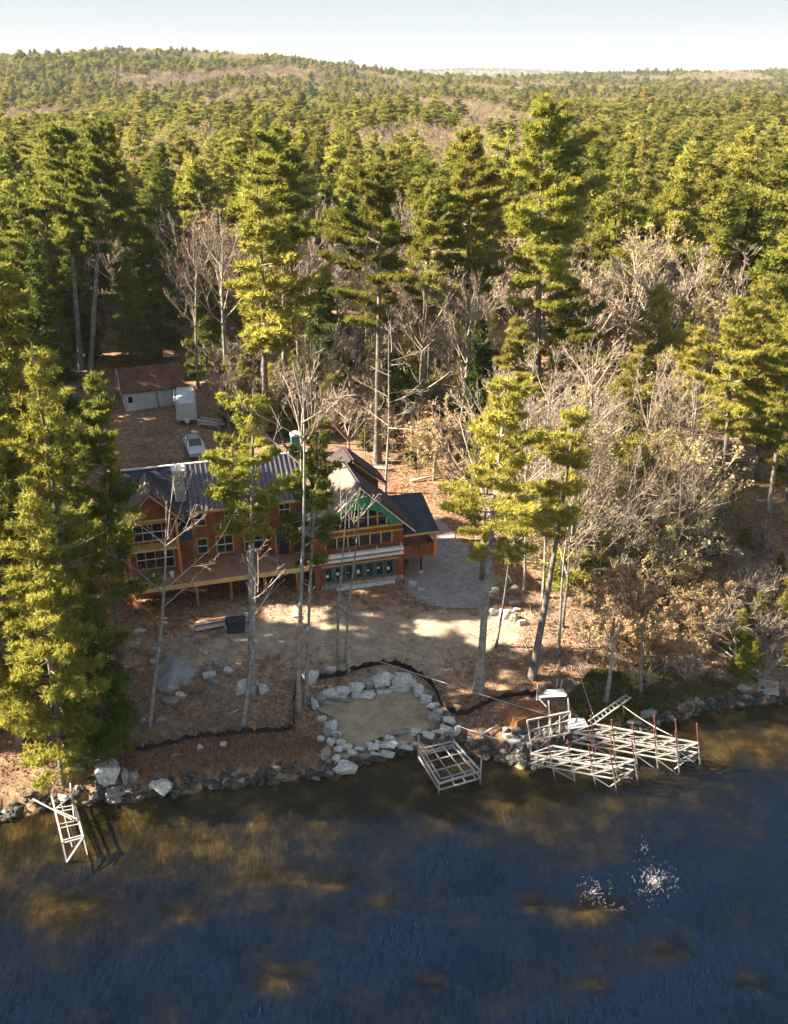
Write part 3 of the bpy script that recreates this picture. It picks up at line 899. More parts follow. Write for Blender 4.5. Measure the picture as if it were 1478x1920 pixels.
# the far forest: instances of low detail trees, one mass nobody could count
def forest(name, pts, protos, **k):
    """pts rows: x, y, z, scale_xy, scale_z, variant"""
    A = np.array(pts, np.float32)
    me = bpy.data.meshes.new(name)
    me.vertices.add(len(A)); me.vertices.foreach_set('co', A[:, :3].ravel())
    for nm, c in (('sx', 3), ('sz', 4)):
        at = me.attributes.new(nm, 'FLOAT', 'POINT'); at.data.foreach_set('value', A[:, c].copy())
    at = me.attributes.new('pick', 'INT', 'POINT'); at.data.foreach_set('value', A[:, 5].astype(np.int32))
    at = me.attributes.new('rot', 'FLOAT', 'POINT'); at.data.foreach_set('value', np.random.default_rng(1).uniform(0, 6.28, len(A)).astype(np.float32))
    me.update()
    o = link(name, me, kind='stuff', **k)
    ng = bpy.data.node_groups.new(name, 'GeometryNodeTree')
    ng.interface.new_socket('Geometry', in_out='INPUT', socket_type='NodeSocketGeometry')
    ng.interface.new_socket('Geometry', in_out='OUTPUT', socket_type='NodeSocketGeometry')
    N = ng.nodes; Lk = ng.links
    gi = N.new('NodeGroupInput'); go = N.new('NodeGroupOutput')
    jn = N.new('GeometryNodeJoinGeometry')
    for objs in reversed(protos):
        j2 = N.new('GeometryNodeJoinGeometry')
        for ob in objs:
            oi = N.new('GeometryNodeObjectInfo'); oi.inputs['Object'].default_value = ob; oi.transform_space = 'ORIGINAL'
            Lk.new(oi.outputs['Geometry'], j2.inputs[0])
        gt = N.new('GeometryNodeGeometryToInstance')
        Lk.new(j2.outputs[0], gt.inputs[0]); Lk.new(gt.outputs[0], jn.inputs[0])
    ip = N.new('GeometryNodeInstanceOnPoints')
    Lk.new(gi.outputs[0], ip.inputs['Points']); Lk.new(jn.outputs[0], ip.inputs['Instance'])
    ip.inputs['Pick Instance'].default_value = True
    def attr(nm, ty):
        n = N.new('GeometryNodeInputNamedAttribute'); n.data_type = ty; n.inputs['Name'].default_value = nm
        return n.outputs['Attribute']
    Lk.new(attr('pick', 'INT'), ip.inputs['Instance Index'])
    cs = N.new('ShaderNodeCombineXYZ')
    sx = attr('sx', 'FLOAT'); Lk.new(sx, cs.inputs[0]); Lk.new(sx, cs.inputs[1]); Lk.new(attr('sz', 'FLOAT'), cs.inputs[2])
    Lk.new(cs.outputs[0], ip.inputs['Scale'])
    cr = N.new('ShaderNodeCombineXYZ'); Lk.new(attr('rot', 'FLOAT'), cr.inputs[2])
    Lk.new(cr.outputs[0], ip.inputs['Rotation'])
    Lk.new(ip.outputs[0], go.inputs[0])
    md = o.modifiers.new('trees', 'NODES'); md.node_group = ng
    return o
order = []; idx_of = {}
for kind in ('pine', 'hemlock', 'bare'):
    for vi in range(len(PROTO[kind])):
        if (kind, vi) in first:
            idx_of[(kind, vi)] = len(order)
            order.append(list(first[(kind, vi)].children))
pts = []
def fpt(x, y, z, kind, var, Ht, grow=1.):
    pr = PROTO[kind]; vi = var % len(pr)
    if (kind, vi) not in idx_of: vi = [k_[1] for k_ in idx_of if k_[0] == kind][0]
    s = Ht / BASEH[kind]
    pts.append((x, y, z - .2, s * grow * (1.15 if kind == 'pine' else 1.2), s, idx_of[(kind, vi)]))
for (x, y, z, kind, var, Ht) in rest:
    fpt(x, y, z, kind, var, Ht, 1.0)
def farkind(x, y):
    v = ptype(x * .55, y * .35) * .9 + .3 * mnoise.noise(Vector((x * .004, y * .003, 2)))
    v -= .06 if y > 420 else -.02
    return v
rngf = np.random.default_rng(77)
for (y0, y1, sp, gr) in [(285, 620, 7.4, 1.45), (620, 1150, 10.5, 1.8), (1150, 2300, 14., 2.1), (2300, 4200, 24., 2.3), (4200, 8200, 48., 4.)]:
    ys = np.arange(y0, y1, sp)
    for y in ys:
        wdt = y * .60 + 40
        xs = np.arange(-wdt, wdt, sp)
        X = xs + rngf.uniform(-.5, .5, len(xs)) * sp; Y = y + rngf.uniform(-.5, .5, len(xs)) * sp
        Z = H(X, Y)
        for x, yy, z in zip(X, Y, Z):
            v = farkind(x, yy)
            rr = rngf.random()
            if v > .06 + .2 * (rr - .5): fpt(x, yy, z, 'bare', int(rr * 1e4), rngf.uniform(11, 16) * (.9 if yy > 620 else 1), gr)
            elif rngf.random() < .10: fpt(x, yy, z, 'hemlock', int(rr * 1e4), rngf.uniform(12, 20), gr)
            else: fpt(x, yy, z, 'pine', int(rr * 1e4), rngf.uniform(12, 20) * (1.3 if rr > .95 else 1) * (.85 if yy > 620 else 1), gr * 1.05)
print('far forest', len(pts))
forest('forest', pts, order)

# ------------------------------------------------------------------ shrubs and ground cover
def shrub_protos():
    out = []
    for i, (Ht, sp, leaf, lm) in enumerate([(3.6, 2.0, 2600, 'beech'), (7.0, 1.7, 1500, 'budleaf'), (3.0, 1.8, 0, 'beech'), (10.0, 1.9, 1500, 'budleaf'), (4.2, 2.0, 2600, 'beech'), (9.0, 1.9, 0, 'beech')]):
        rng = np.random.default_rng(400 + i)
        out.append((trunk_mesh(Ht, .06, M['branch'], rng, .8, .2, 0, 5), bare_crown(Ht, .06, sp, rng, (13, 6, 5, 4), .04, leaf=leaf, leafsize=.15, leafmat=lm, tw=.028), Ht))
    rng = np.random.default_rng(450)
    out.append((trunk_mesh(7, .09, M['bark'], rng, 1, .1, 0, 5), pine_crown(7., .8, 2.0, rng, 16000, .26, .06, 4, 'spire', 'pinelight', gap=.5), 7.))
    out.append((trunk_mesh(6, .08, M['bark'], rng, 1, .1, 0, 5), pine_crown(6., .5, 1.9, rng, 16000, .25, .065, 4, 'cone', 'pine', gap=.5), 6.))
    return out
SHR = shrub_protos()
SNAME = ['tan leaved beech shrub ', 'pale yellow leaved sapling ', 'bare grey brown shrub ', 'tall pale yellow leaved sapling ', 'spreading tan leaved shrub ', 'tall bare multi stemmed sapling ', 'young bright green pine ', 'low green evergreen bush ']
SOBJ = ['beech_shrub', 'sapling', 'bare_shrub', 'sapling', 'beech_shrub', 'sapling', 'young_pine', 'evergreen_bush']
sfirst = {}
def shrub(x, y, i, Ht, where, sub=''):
    if i not in sfirst:
        o = thing(SOBJ[i], 'x', 'shrub'); link('trunk', SHR[i][0], o); link('crown', SHR[i][1], o); sfirst[i] = o
    else:
        o = copy_tree(sfirst[i])
    s = Ht / SHR[i][2]
    o.name = SOBJ[i]
    o.location = (x, y, h(x, y) - .05); o.scale = (s * rs.uniform(.9, 1.3),) * 2 + (s,)
    o.rotation_euler = (0, 0, rs.uniform(0, 6.28))
    o['label'] = ('low ' if Ht < 2.6 and 'low' not in SNAME[i] else '') + SNAME[i] + where + sub; o['group'] = SNAME[i].strip() + ' group ' + where + sub
def scatter_shrubs(n, poly, kinds, hr, where, dmin=.9):
    P = [g(*p) for p in poly]
    x0, x1 = min(p.x for p in P), max(p.x for p in P); y0, y1 = min(p.y for p in P), max(p.y for p in P)
    got = []
    for _ in range(n * 30):
        if len(got) >= n: break
        x = rs.uniform(x0, x1); y = rs.uniform(y0, y1)
        if not inside(P, x, y) or any((x - a) ** 2 + (y - b) ** 2 < dmin ** 2 for a, b in got): continue
        got.append((x, y))
        sub = '' if n < 14 else (', left ' if x < x0 + (x1 - x0) / 3 else ', right ' if x > x0 + (x1 - x0) * 2 / 3 else ', middle ') + ('uphill' if y > (y0 + y1) / 2 else 'lakeward')
        shrub(x, y, rs.choice(kinds), rs.uniform(*hr), where, sub)
scatter_shrubs(46, [(1075, 1255), (1085, 1140), (1260, 1110), (1330, 1180), (1310, 1290), (1190, 1300)], [0, 0, 4, 4, 2, 1], (2.2, 4.0), 'on the bank behind the docks', 1.0)
scatter_shrubs(110, [(1000, 1120), (985, 960), (1150, 880), (1320, 960), (1320, 1080), (1240, 1150), (1075, 1150)], [1, 3, 3, 5, 5, 5, 3, 1, 5, 6], (6.0, 12.), 'in the thicket on the right bank', 1.0)
scatter_shrubs(16, [(1320, 1090), (1310, 900), (1478, 900), (1540, 1090)], [7, 2, 5, 7, 1], (1.2, 3.5), 'below the right bank pines', 2.0)
scatter_shrubs(26, [(1330, 1240), (1330, 1090), (1478, 1080), (1600, 1200), (1600, 1270), (1400, 1290)], [2, 5, 2, 7, 6], (2.0, 4.2), 'by the shore at the right edge', 1.3)
scatter_shrubs(95, [(640, 845), (600, 770), (950, 770), (960, 930), (900, 960), (760, 880)], [5, 2, 1, 7, 7, 6, 5, 0], (2.5, 7.5), 'behind the house', 1.5)
scatter_shrubs(60, [(420, 820), (400, 725), (640, 700), (660, 820)], [7, 7, 6, 5, 2], (2.0, 7.0), 'behind the metal roof', 1.6)
scatter_shrubs(16, [(945, 1060), (900, 965), (990, 940), (1010, 1120)], [2, 5, 1], (2.5, 5.5), 'along the gravel drive', 1.5)
scatter_shrubs(60, [(640, 760), (640, 640), (960, 640), (960, 770)], [7, 7, 5, 2, 6], (3., 8.0), 'in the shade between the tall trunks', 2.0)
scatter_shrubs(14, [(175, 1425), (185, 1290), (250, 1330), (265, 1415)], [2, 2, 7], (.8, 1.6), 'on the left bank', .9)

def clutter_mesh(name, n, region, size, m, rng, seg=None, up=.03, flat=.35, w=.7, upright=False, dens=None):
    """loose bits lying on the ground inside a polygon of photo pixels"""
    P = [g(*p) for p in region]
    x0, x1 = min(p.x for p in P), max(p.x for p in P); y0, y1 = min(p.y for p in P), max(p.y for p in P)
    X = rng.uniform(x0, x1, n * 3); Y = rng.uniform(y0, y1, n * 3)
    ok = np.array([inside(P, a, b) for a, b in zip(X, Y)])
    sh = np.interp(X, SHX, SHY)
    ok &= (Y - sh) > .5
    if dens is not None:
        ok &= rng.random(len(X)) < dens(X, Y)
    X, Y = X[ok][:n], Y[ok][:n]
    Pn = np.stack([X, Y, H(X, Y) + up], 1)
    k = len(Pn)
    D = rng.normal(size=(k, 3)); D[:, 2] = np.abs(D[:, 2]) * flat
    if upright: D[:, :2] *= .35; D[:, 2] = 1
    D = unit(D)
    V, T, v = tris_from(Pn, D, size * rng.uniform(.5, 1.4, k), size * w * rng.uniform(.5, 1.3, k), rng, rng.random(k))
    return fast_mesh(name, V, T, [m], attr=v)
rg = np.random.default_rng(9)
def leafdens(X, Y):
    d = np.zeros_like(X)
    for (cx, cy), (rx, ry), a_ in DIRT_C[:7]:
        d = np.maximum(d, a_ * np.exp(-((X - cx) / rx) ** 2 - ((Y - cy) / ry) ** 2))
    pad = ((X - PADC[0]) / 4.4) ** 2 + ((Y - PADC[1]) / 3.4) ** 2 < 1
    return np.where(pad, 0, np.clip(1.15 - d * 1.3, .04, 1)) * (.35 + .65 * (wob(X, Y, .9) > -.15))
link('fallen_leaves', clutter_mesh('fallen_leaves', 60000, [(0, 1490), (0, 1150), (200, 860), (900, 860), (1478, 1000), (1600, 1330), (1300, 1340), (1000, 1420), (400, 1480)], .17, M['leaflitter'], rg, dens=leafdens), kind='stuff')
link('twigs', clutter_mesh('twigs', 2600, [(0, 1490), (150, 1300), (420, 1240), (620, 1420), (400, 1480)], .8, M['twig'], rg, up=.06, flat=.2, w=.035), kind='stuff')
link('twigs', clutter_mesh('twigs', 6500, [(960, 1260), (1000, 1120), (1478, 1080), (1600, 1310), (1300, 1330), (1100, 1330)], 1.0, M['twig'], rg, up=.08, flat=.3, w=.035), kind='stuff')
link('grass', clutter_mesh('grass', 15000, [(1060, 1310), (1110, 1255), (1230, 1265), (1330, 1270), (1400, 1310), (1290, 1345), (1100, 1370)], .35, M['grass'], rg, upright=True, w=.12, dens=lambda X, Y: .5 + .5 * (wob(X, Y, 1.1) > 0)), kind='stuff')
link('dry_grass', clutter_mesh('dry_grass', 7000, [(180, 1460), (200, 1400), (560, 1370), (610, 1400), (600, 1460), (330, 1490)], .3, M['leaflitter'], rg, upright=True, w=.14), kind='stuff')

# ------------------------------------------------------------------ rocks
def rock_mesh(seed, n=20, sub=2, flat=1.0):
    rr = random.Random(seed)
    bm = bmesh.new()
    for _ in range(n):
        v = Vector((rr.gauss(0, 1), rr.gauss(0, 1), rr.gauss(0, 1))).normalized()
        v = Vector([math.copysign(abs(c_) ** .62, c_) for c_ in v]) * rr.uniform(.78, .98)
        bm.verts.new((v.x, v.y, v.z * flat))
    r_ = bmesh.ops.convex_hull(bm, input=bm.verts)
    bmesh.ops.delete(bm, geom=[e for e in r_['geom_interior'] if isinstance(e, bmesh.types.BMVert)], context='VERTS')
    bmesh.ops.triangulate(bm, faces=bm.faces)
    bmesh.ops.subdivide_edges(bm, edges=bm.edges, cuts=sub, use_grid_fill=True)
    off = Vector((seed * 3.3, seed, 0))
    for v in bm.verts:
        d = mnoise.noise(v.co * 1.7 + off) * .10 + mnoise.noise(v.co * 4.5 + off) * .04
        v.co += v.co.normalized() * d
    bmesh.ops.smooth_vert(bm, verts=bm.verts, factor=.35)
    me = bpy.data.meshes.new('rock'); bm.to_mesh(me); bm.free()
    return me
ROCKS = {}
for mn in ('rock', 'rockmid', 'rockdark'):
    ROCKS[mn] = []
    for i in range(7):
        me = rock_mesh(i + {'rock': 0, 'rockmid': 20, 'rockdark': 40}[mn], 18, 2 if mn != 'rockdark' else 1)
        me.materials.append(M[mn]); ROCKS[mn].append(me)
def place_rock(px, py, wpx, hpx, mn='rock', name='boulder', parent=None, lift=0., origin=None, **k):
    p = g(px, py + hpx * .3)
    mpp = (p.y * cP + (CAMH - p.z) * sP) / FPX
    W_ = wpx * mpp / 2; Hh = hpx * mpp * .5
    o = link(name, rs.choice(ROCKS[mn]), parent, **k)
    loc = Vector((p.x, p.y, p.z + Hh * .45 + lift))
    if origin is not None: loc = loc - origin
    o.location = loc
    o.scale = (W_, max((.40 if parent else .55) * W_, Hh * .8), max(Hh * .85, .1)); o.rotation_euler = (rs.uniform(-.12, .12), rs.uniform(-.12, .12), rs.uniform(-.2, .2) if parent else rs.uniform(-.5, .5))
    return o
LB = [(583, 1262, 40, 38, 'rock', 'big rounded pale boulder beside the tall slender tree, above the boulder ring'),
      (622, 1254, 22, 22, 'rock', 'middle sized boulder at the foot of the two slender pale trunks'),
      (648, 1256, 26, 16, 'rockmid', 'low grey boulder right of the two slender pale trunks'),
      (393, 1262, 34, 22, 'rock', 'sharp edged boulder, left one of the three in the middle of the yard'),
      (412, 1243, 44, 14, 'rockmid', 'long flat slab behind two other boulders in the yard'),
      (428, 1256, 24, 20, 'rock', 'pointed boulder, right one of the three in the middle of the yard'),
      (402, 1275, 30, 16, 'rockmid', 'grey slab lying in front of the three yard boulders'),
      (462, 1284, 52, 34, 'rock', 'large pale boulder behind the grey pine trunk'),
      (492, 1288, 26, 30, 'rock', 'upright pale boulder right of the grey pine trunk'),
      (318, 1312, 44, 20, 'rockmid', 'flat grey rock beside the slim forked tree'),
      (338, 1302, 26, 18, 'rock', 'small pale rock on top edge of the flat grey rocks'),
      (290, 1238, 18, 14, 'rock', 'pale rock at the left foot of the gravel pile'),
      (262, 1348, 26, 16, 'rock', 'pale rock left of the foot of the slim forked tree'),
      (300, 1348, 22, 14, 'rockmid', 'grey rock right of the foot of the slim forked tree'),
      (420, 1394, 16, 18, 'rock', 'lone pale rock below the black silt fence'),
      (375, 1400, 14, 14, 'rock', 'small pale rock just below the black silt fence at left'),
      (332, 1414, 26, 14, 'rockmid', 'greenish grey flat rock on the leaf covered left bank'),
      (555, 1153, 20, 12, 'rock', 'small white rock on the dirt before the deck'),
      (262, 1182, 28, 8, 'rock', 'thin white slab at the left of the yard'),
      (258, 1204, 14, 10, 'rock', 'small white rock under the thin slab at the left of the yard'),
      (775, 1092, 20, 18, 'rock', 'pale boulder at the right corner of the house'),
      (790, 1103, 20, 10, 'rock', 'flat white rock beside the right corner of the house'),
      (205, 1440, 56, 66, 'rock', 'largest pale blue grey boulder on the left shore'),
      (238, 1450, 18, 40, 'rockmid', 'narrow upright stone right of the largest shore boulder'),
      (225, 1480, 60, 16, 'rockmid', 'long flat grey stone under the largest shore boulder'),
      (252, 1452, 22, 30, 'rockmid', 'blocky grey stone on the left shore'),
      (302, 1468, 56, 36, 'rock', 'wedge shaped pale boulder at the water on the left shore'),
      (217, 1497, 40, 18, 'rockmid', 'flat brown grey stone lying in the shallow water at left'),
      (150, 1437, 26, 24, 'rockmid', 'bluish grey boulder under the left bank pine'),
      (118, 1492, 28, 20, 'rock', 'pale rock inside the small dock frame'),
      (10, 1522, 18, 12, 'rock', 'pale rock at the far left shoreline'),
      (645, 1436, 58, 34, 'rock', 'large flat topped boulder at the water below the ring corner'),
      (590, 1457, 26, 12, 'rockmid', 'flat stone in the water left of the large flat boulder'),
      (618, 1478 - 30, 20, 12, 'rockmid', 'small stone tucked beside the large flat boulder'),
      (946, 1148, 32, 26, 'rock', 'whitest round boulder in the pile right of the drive'),
      (925, 1144, 22, 22, 'rock', 'tan boulder at the left of the roadside pile'),
      (978, 1164, 24, 18, 'rock', 'wedge shaped boulder at the lower right of the roadside pile'),
      (963, 1155, 20, 22, 'rockmid', 'grey boulder between the white round one and the wedge'),
      (965, 1127, 26, 24, 'rockmid', 'blocky grey boulder behind the white round one'),
      (932, 1120, 24, 16, 'rockmid', 'grey boulder touching the lichen grey trunk'),
      (963, 1104, 26, 26, 'rockmid', 'dark grey boulder in the upper part of the roadside pile'),
      (950, 1088, 26, 20, 'rockmid', 'brownish boulder at the top of the roadside pile'),
      (930, 1104, 20, 14, 'rockmid', 'low grey boulder at the left top of the roadside pile'),
      (969, 1142, 20, 10, 'rock', 'small flat pale rock in the roadside pile'),
      (1160, 1095, 22, 40, 'rock', 'tall pale boulder half hidden in the right thicket'),
      (1165, 1130, 18, 26, 'rock', 'small pale boulder in the right thicket'),
      (1360, 1168, 32, 14, 'rock', 'pale flat rock under the arching fallen tree'),
      (1432, 1190, 18, 14, 'rockmid', 'lone grey rock on the leaf covered slope at right'),
      (1380, 1040, 24, 14, 'rockmid', 'dark grey rock below the right bank pine'),
      (1395, 1288, 34, 18, 'rockmid', 'bluish grey flat shore rock below the wooden steps'),
      (1215, 1335, 40, 20, 'rockmid', 'stacked flat grey slab on the shore right of the docks'),
      (1190, 1352, 34, 18, 'rockmid', 'grey slab at the water right of the dock ladder')]
for (px, py, w, hh, mn, lab) in LB:
    place_rock(px, py, w, hh, mn, label=lab, cat='boulder')

ring = thing('boulder_ring_wall', 'ring wall of pale fitted boulders round the sand pad at the shore', 'boulder wall', g(720, 1345))
RB = [(602, 1311, 20, 16), (622, 1303, 26, 20), (645, 1297, 28, 20), (668, 1289, 28, 24), (688, 1282, 30, 22), (715, 1274, 38, 30), (752, 1274, 38, 30), (775, 1280, 14, 20),
      (640, 1309, 44, 12), (684, 1301, 42, 12), (722, 1295, 34, 11), (752, 1291, 30, 11), (612, 1316, 24, 12),
      (785, 1291, 20, 28), (799, 1306, 24, 24), (808, 1324, 16, 16), (816, 1342, 28, 24), (842, 1350, 24, 20), (836, 1364, 30, 16), (856, 1366, 14, 22), (845, 1376, 22, 14),
      (823, 1371, 22, 14), (803, 1377, 24, 14), (780, 1379, 20, 16), (752, 1381, 38, 12), (748, 1391, 34, 11), (728, 1393, 36, 16), (700, 1398, 26, 14), (678, 1402, 28, 16),
      (760, 1401, 30, 14), (705, 1411, 24, 14), (728, 1410, 28, 18), (682, 1415, 26, 14), (780, 1393, 20, 12),
      (590, 1316, 16, 24), (622, 1357, 22, 26), (612, 1372, 20, 20), (632, 1374, 20, 18), (640, 1389, 20, 18), (622, 1388, 18, 16), (612, 1408, 18, 26), (652, 1398, 20, 14), (660, 1410, 20, 14), (634, 1402, 18, 14), (646, 1416, 20, 14), (602, 1384, 16, 14), (630, 1418, 16, 14)]
for i, (px, py, w, hh) in enumerate(RB):
    place_rock(px, py, w * 1.2, hh * 1.25, 'rock' if i % 4 else 'rockmid', parent=ring, lift=.18 if i < 8 else 0, origin=ring.location)

def fill_wall(px, step, w, hh, lift=0.):
    P_ = [g(*p) for p in px]
    for i in range(len(P_) - 1):
        n = max(1, int((P_[i + 1] - P_[i]).length / step))
        for k in range(n):
            q_ = P_[i].lerp(P_[i + 1], (k + .5) / n)
            a, b = to_px(q_.x, q_.y, h(q_.x, q_.y))
            place_rock(a, b - hh * .3, w * rs.uniform(.85, 1.25), hh * rs.uniform(.8, 1.2), 'rock' if rs.random() < .8 else 'rockmid', parent=ring, lift=lift, origin=ring.location)
fill_wall([(600, 1320), (680, 1302), (770, 1286)], .8, 26, 16)
fill_wall([(600, 1310), (680, 1290), (770, 1272)], 1.0, 30, 20, .25)
fill_wall([(776, 1284), (800, 1308), (824, 1344), (848, 1362)], .6, 22, 20)
fill_wall([(846, 1370), (790, 1384), (740, 1394), (662, 1406)], .7, 25, 16)
fill_wall([(600, 1345), (618, 1368), (636, 1392), (650, 1406)], .6, 20, 18)
# shoreline stones
rsx = random.Random(3)
small = []
nst = 0
def shore_where(x):
    if x < -20: return 'below the left bank pines'
    if x < -5: return 'at the water along the leaf covered left bank'
    if x < 6: return 'at the water in front of the boulder ring'
    if x < 13: return 'on the rocky point under the docks'
    return 'at the water along the right bank'
for i in range(1100):
    x = rsx.uniform(-27, 31)
    if rsx.random() < .25: x = rsx.uniform(7, 12)
    sh = float(np.interp(x, SHX, SHY))
    y = sh + rsx.gauss(.1, .28)
    if 7.3 < x < 12 and rsx.random() < .5: y = sh + rsx.uniform(0, 2.2)
    s = rsx.uniform(.10, .34) * (1.25 if rsx.random() < .2 else 1)
    z = h(x, y)
    small.append((x, y, z, s))
small.sort(key=lambda t: -t[3])
for (x, y, z, s) in small[:290]:
    w = shore_where(x)
    pale = rsx.random() < (.45 if 6 < x < 12.5 else .15)
    o = link('shore_rock', rsx.choice(ROCKS['rockmid' if pale else 'rockdark']), None, (x, y, z + s * .25), rsx.uniform(0, 6), ('grey' if pale else 'dark wet') + ' shore rock ' + w, 'rock', ('grey' if pale else 'dark wet') + ' rocks ' + w)
    o.scale = (s, s * rsx.uniform(.6, 1), s * rsx.uniform(.5, .8))
V = []; T = []; nV = 0
bm_ = ROCKS['rockdark'][0]
ico = bmesh.new(); bmesh.ops.create_icosphere(ico, subdivisions=1, radius=1)
iv = np.array([v.co[:] for v in ico.verts]); it = np.array([[v.index for v in f.verts] for f in ico.faces]); ico.free()
for (x, y, z, s) in small[290:]:
    vv = (iv * (1 + .22 * rg.normal(size=(len(iv), 1)))) * np.array([s, s * rsx.uniform(.6, 1), s * .6])
    V.append(vv + np.array([x, y, z + s * .2])); T.append(it + nV); nV += len(iv)
link('shore_pebbles', fast_mesh('shore_pebbles', np.concatenate(V), np.concatenate(T), [M['rockdark']]), kind='stuff')

# ------------------------------------------------------------------ HOUSE
def log_mat(name, c0, c1, period=.2):
    m = mat(name, c0, .75, c1, 1.2)
    nt = m.node_tree; N = nt.nodes; Lk = nt.links
    tc = N.new('ShaderNodeTexCoord'); w = N.new('ShaderNodeTexWave')
    w.bands_direction = 'Z'; w.inputs['Scale'].default_value = 1 / period / 6.283 * 2 * 1.57; w.inputs['Distortion'].default_value = .0
    Lk.new(tc.outputs['Object'], w.inputs['Vector'])
    bp = N.new('ShaderNodeBump'); bp.inputs['Strength'].default_value = 1; bp.inputs['Distance'].default_value = .06
    Lk.new(w.outputs['Fac'], bp.inputs['Height']); Lk.new(bp.outputs[0], N['Principled BSDF'].inputs['Normal'])
    return m
M['log'] = log_mat('stained_log_siding', (.19, .06, .024), (.36, .13, .05))
M['redlog'] = log_mat('red_brown_siding', (.19, .058, .026), (.34, .12, .05))
M['wood'] = mat('fresh_timber', (.42, .21, .08), .7, (.58, .34, .14), 2)
M['orange'] = mat('orange_stained_post', (.48, .15, .04), .7, (.62, .24, .07), 2)
M['deck'] = mat('weathered_deck_boards', (.20, .105, .06), .85, (.33, .19, .11), 1.5)
M['post'] = mat('brown_post', (.20, .10, .045), .8, (.32, .17, .075), 2)
M['beam'] = mat('yellow_pine_beam', (.46, .30, .10), .8, (.60, .42, .17), 1.5)
M['tanroof'] = mat('sunlit_tan_roof_underlay', (.13, .105, .085), .9, (.21, .175, .14), 1.2, .3, 8)
M['metal'] = mat('grey_metal_roof', (.06, .055, .075), .55, (.105, .095, .115), .8, spec=.4)
M['seam'] = mat('metal_roof_seam', (.13, .12, .14), .5, spec=.4)
M['navy'] = mat('dark_navy_underlayment', (.016, .021, .038), .7, (.032, .040, .062), 1)
M['darkroof'] = mat('dark_shingles', (.035, .026, .03), .95, (.065, .05, .055), 2, .3, 12)
M['green'] = mat('green_sheathing', (.03, .25, .12), .7, (.06, .36, .19), 1.5)
M['glass'] = mat('dark_window_glass', (.012, .022, .03), .08, spec=.8)
M['teal'] = mat('teal_window_frame', (.03, .17, .18), .6)
M['white'] = mat('white_paint', (.74, .74, .72), .6, (.60, .60, .59), 2)
M['plank'] = mat('pale_plank', (.52, .47, .44), .8, (.66, .62, .58), 2)
M['stone'] = mat('chimney_stone', (.17, .165, .15), .9, (.42, .38, .31), 2.8, .7, 7)
M['stonepale'] = mat('pale_concrete', (.5, .48, .44), .9, (.62, .60, .56), 2)
M['black'] = mat('black_fabric', (.012, .012, .014), .8, (.03, .03, .03), 3)
TH = R(16.5)
HB = Vector((-6.24, 65.84, 2.8))
house = thing('timber_house', 'unfinished log sided lake house with metal roof and green gable above the shore', 'house', HB, TH)
def hp(mb, name, m, parent=None, **k):
    """a part of the house; its shape is given in heights above the lake"""
    if parent is None:
        return mb.build(name, m, house, loc=(0, 0, -2.8), **k)
    return mb.build(name, m, parent, **k)
# right hand gable wing
w_ = MB().prism([(0, 1.8), (7.2, 1.8), (7.2, 7.55), (3.6, 11.05), (0, 7.55)], 'y', .25, 7)
w_.box(0, 7.2, .0, .25, 1.8, 7.6)
hp(w_, 'log_wall', M['log'])
arch = [(3.65 + 2.5 * math.cos(a), 7.78 + 1.5 * math.sin(a)) for a in np.linspace(math.pi, 0, 17)]
outer = []
for i, (u, z) in enumerate(arch):
    t = i / 16
    outer.append((0 + 7.2 * t, 7.78 + 3.2 * (1 - abs(2 * t - 1))))
gs = MB()
for i in range(16):
    a, b, c, d = arch[i], arch[i + 1], outer[i + 1], outer[i]
    gs.add([(a[0], -.04, a[1]), (b[0], -.04, b[1]), (c[0], -.04, c[1]), (d[0], -.04, d[1]), (a[0], .24, a[1]), (b[0], .24, b[1]), (c[0], .24, c[1]), (d[0], .24, d[1])],
           [(0, 1, 2, 3), (7, 6, 5, 4), (0, 4, 5, 1), (2, 6, 7, 3)])
hp(gs, 'green_sheathing', M['green'])
uw = hp(MB().prism(arch, 'y', .225, .24), 'window', M['glass'])
for i in range(7):
    u = 1.35 + i * .767
    zt = 7.78 + 1.45 * math.sqrt(max(0, 1 - ((u - 3.65) / 2.5) ** 2))
    MB().box(u - .05, u + .05, .08, .222, 7.78, max(zt, 8.0)).build('mullion', M['wood' if i % 2 else 'plank'], uw)
MB().box(1.5, 5.8, .1, .22, 8.45, 8.52).build('mullion', M['wood'], uw)
hp(MB().box(-.05, 7.25, -.14, .0, 7.62, 7.76), 'band_board', M['beam'])
hp(MB().box(-.05, 7.25, -.12, -.002, 7.12, 7.24), 'band_board', M['wood'])
mw = hp(MB().box(.9, 6.3, -.03, -.004, 6.2, 7.05), 'window', M['glass'])
for i in range(7):
    MB().box(.87 + i * .9, .96 + i * .9, -.09, -.031, 6.2, 7.08).build('mullion', M['beam'], mw)
for i in range(7):
    u = .75 + i * .84
    f = MB()
    for (a, b, c, d) in ((u, u + .68, 3.3, 3.38), (u, u + .68, 4.52, 4.6), (u, u + .08, 3.38, 4.52), (u + .6, u + .68, 3.38, 4.52)):
        f.box(a, b, -.09, -.003, c, d)
    wf = hp(f, 'window', M['teal'])
    MB().box(u + .08, u + .6, -.03, -.006, 3.38, 4.52).build('pane', M['glass'], wf)
    MB().box(u + .13, u + .34, -.034, -.031, 3.7 + .1 * (i % 3), 3.95 + .1 * (i % 2)).build('sticker', M['white'], wf)
hp(MB().box(.5, 6.9, -.13, -.005, 4.66, 4.80), 'window_trim', M['wood'])
hp(MB().box(-.03, .32, -.1, -.004, 1.9, 7.1), 'corner_or_lit_face_board', M['log'])
hp(MB().box(6.88, 7.24, -.1, -.004, 1.9, 7.1), 'corner_or_lit_face_board', M['log'])
st = MB().box(.4, 7.25, -.28, -.01, 2.0, 3.12)
hp(st, 'stone_base', M['stone'])
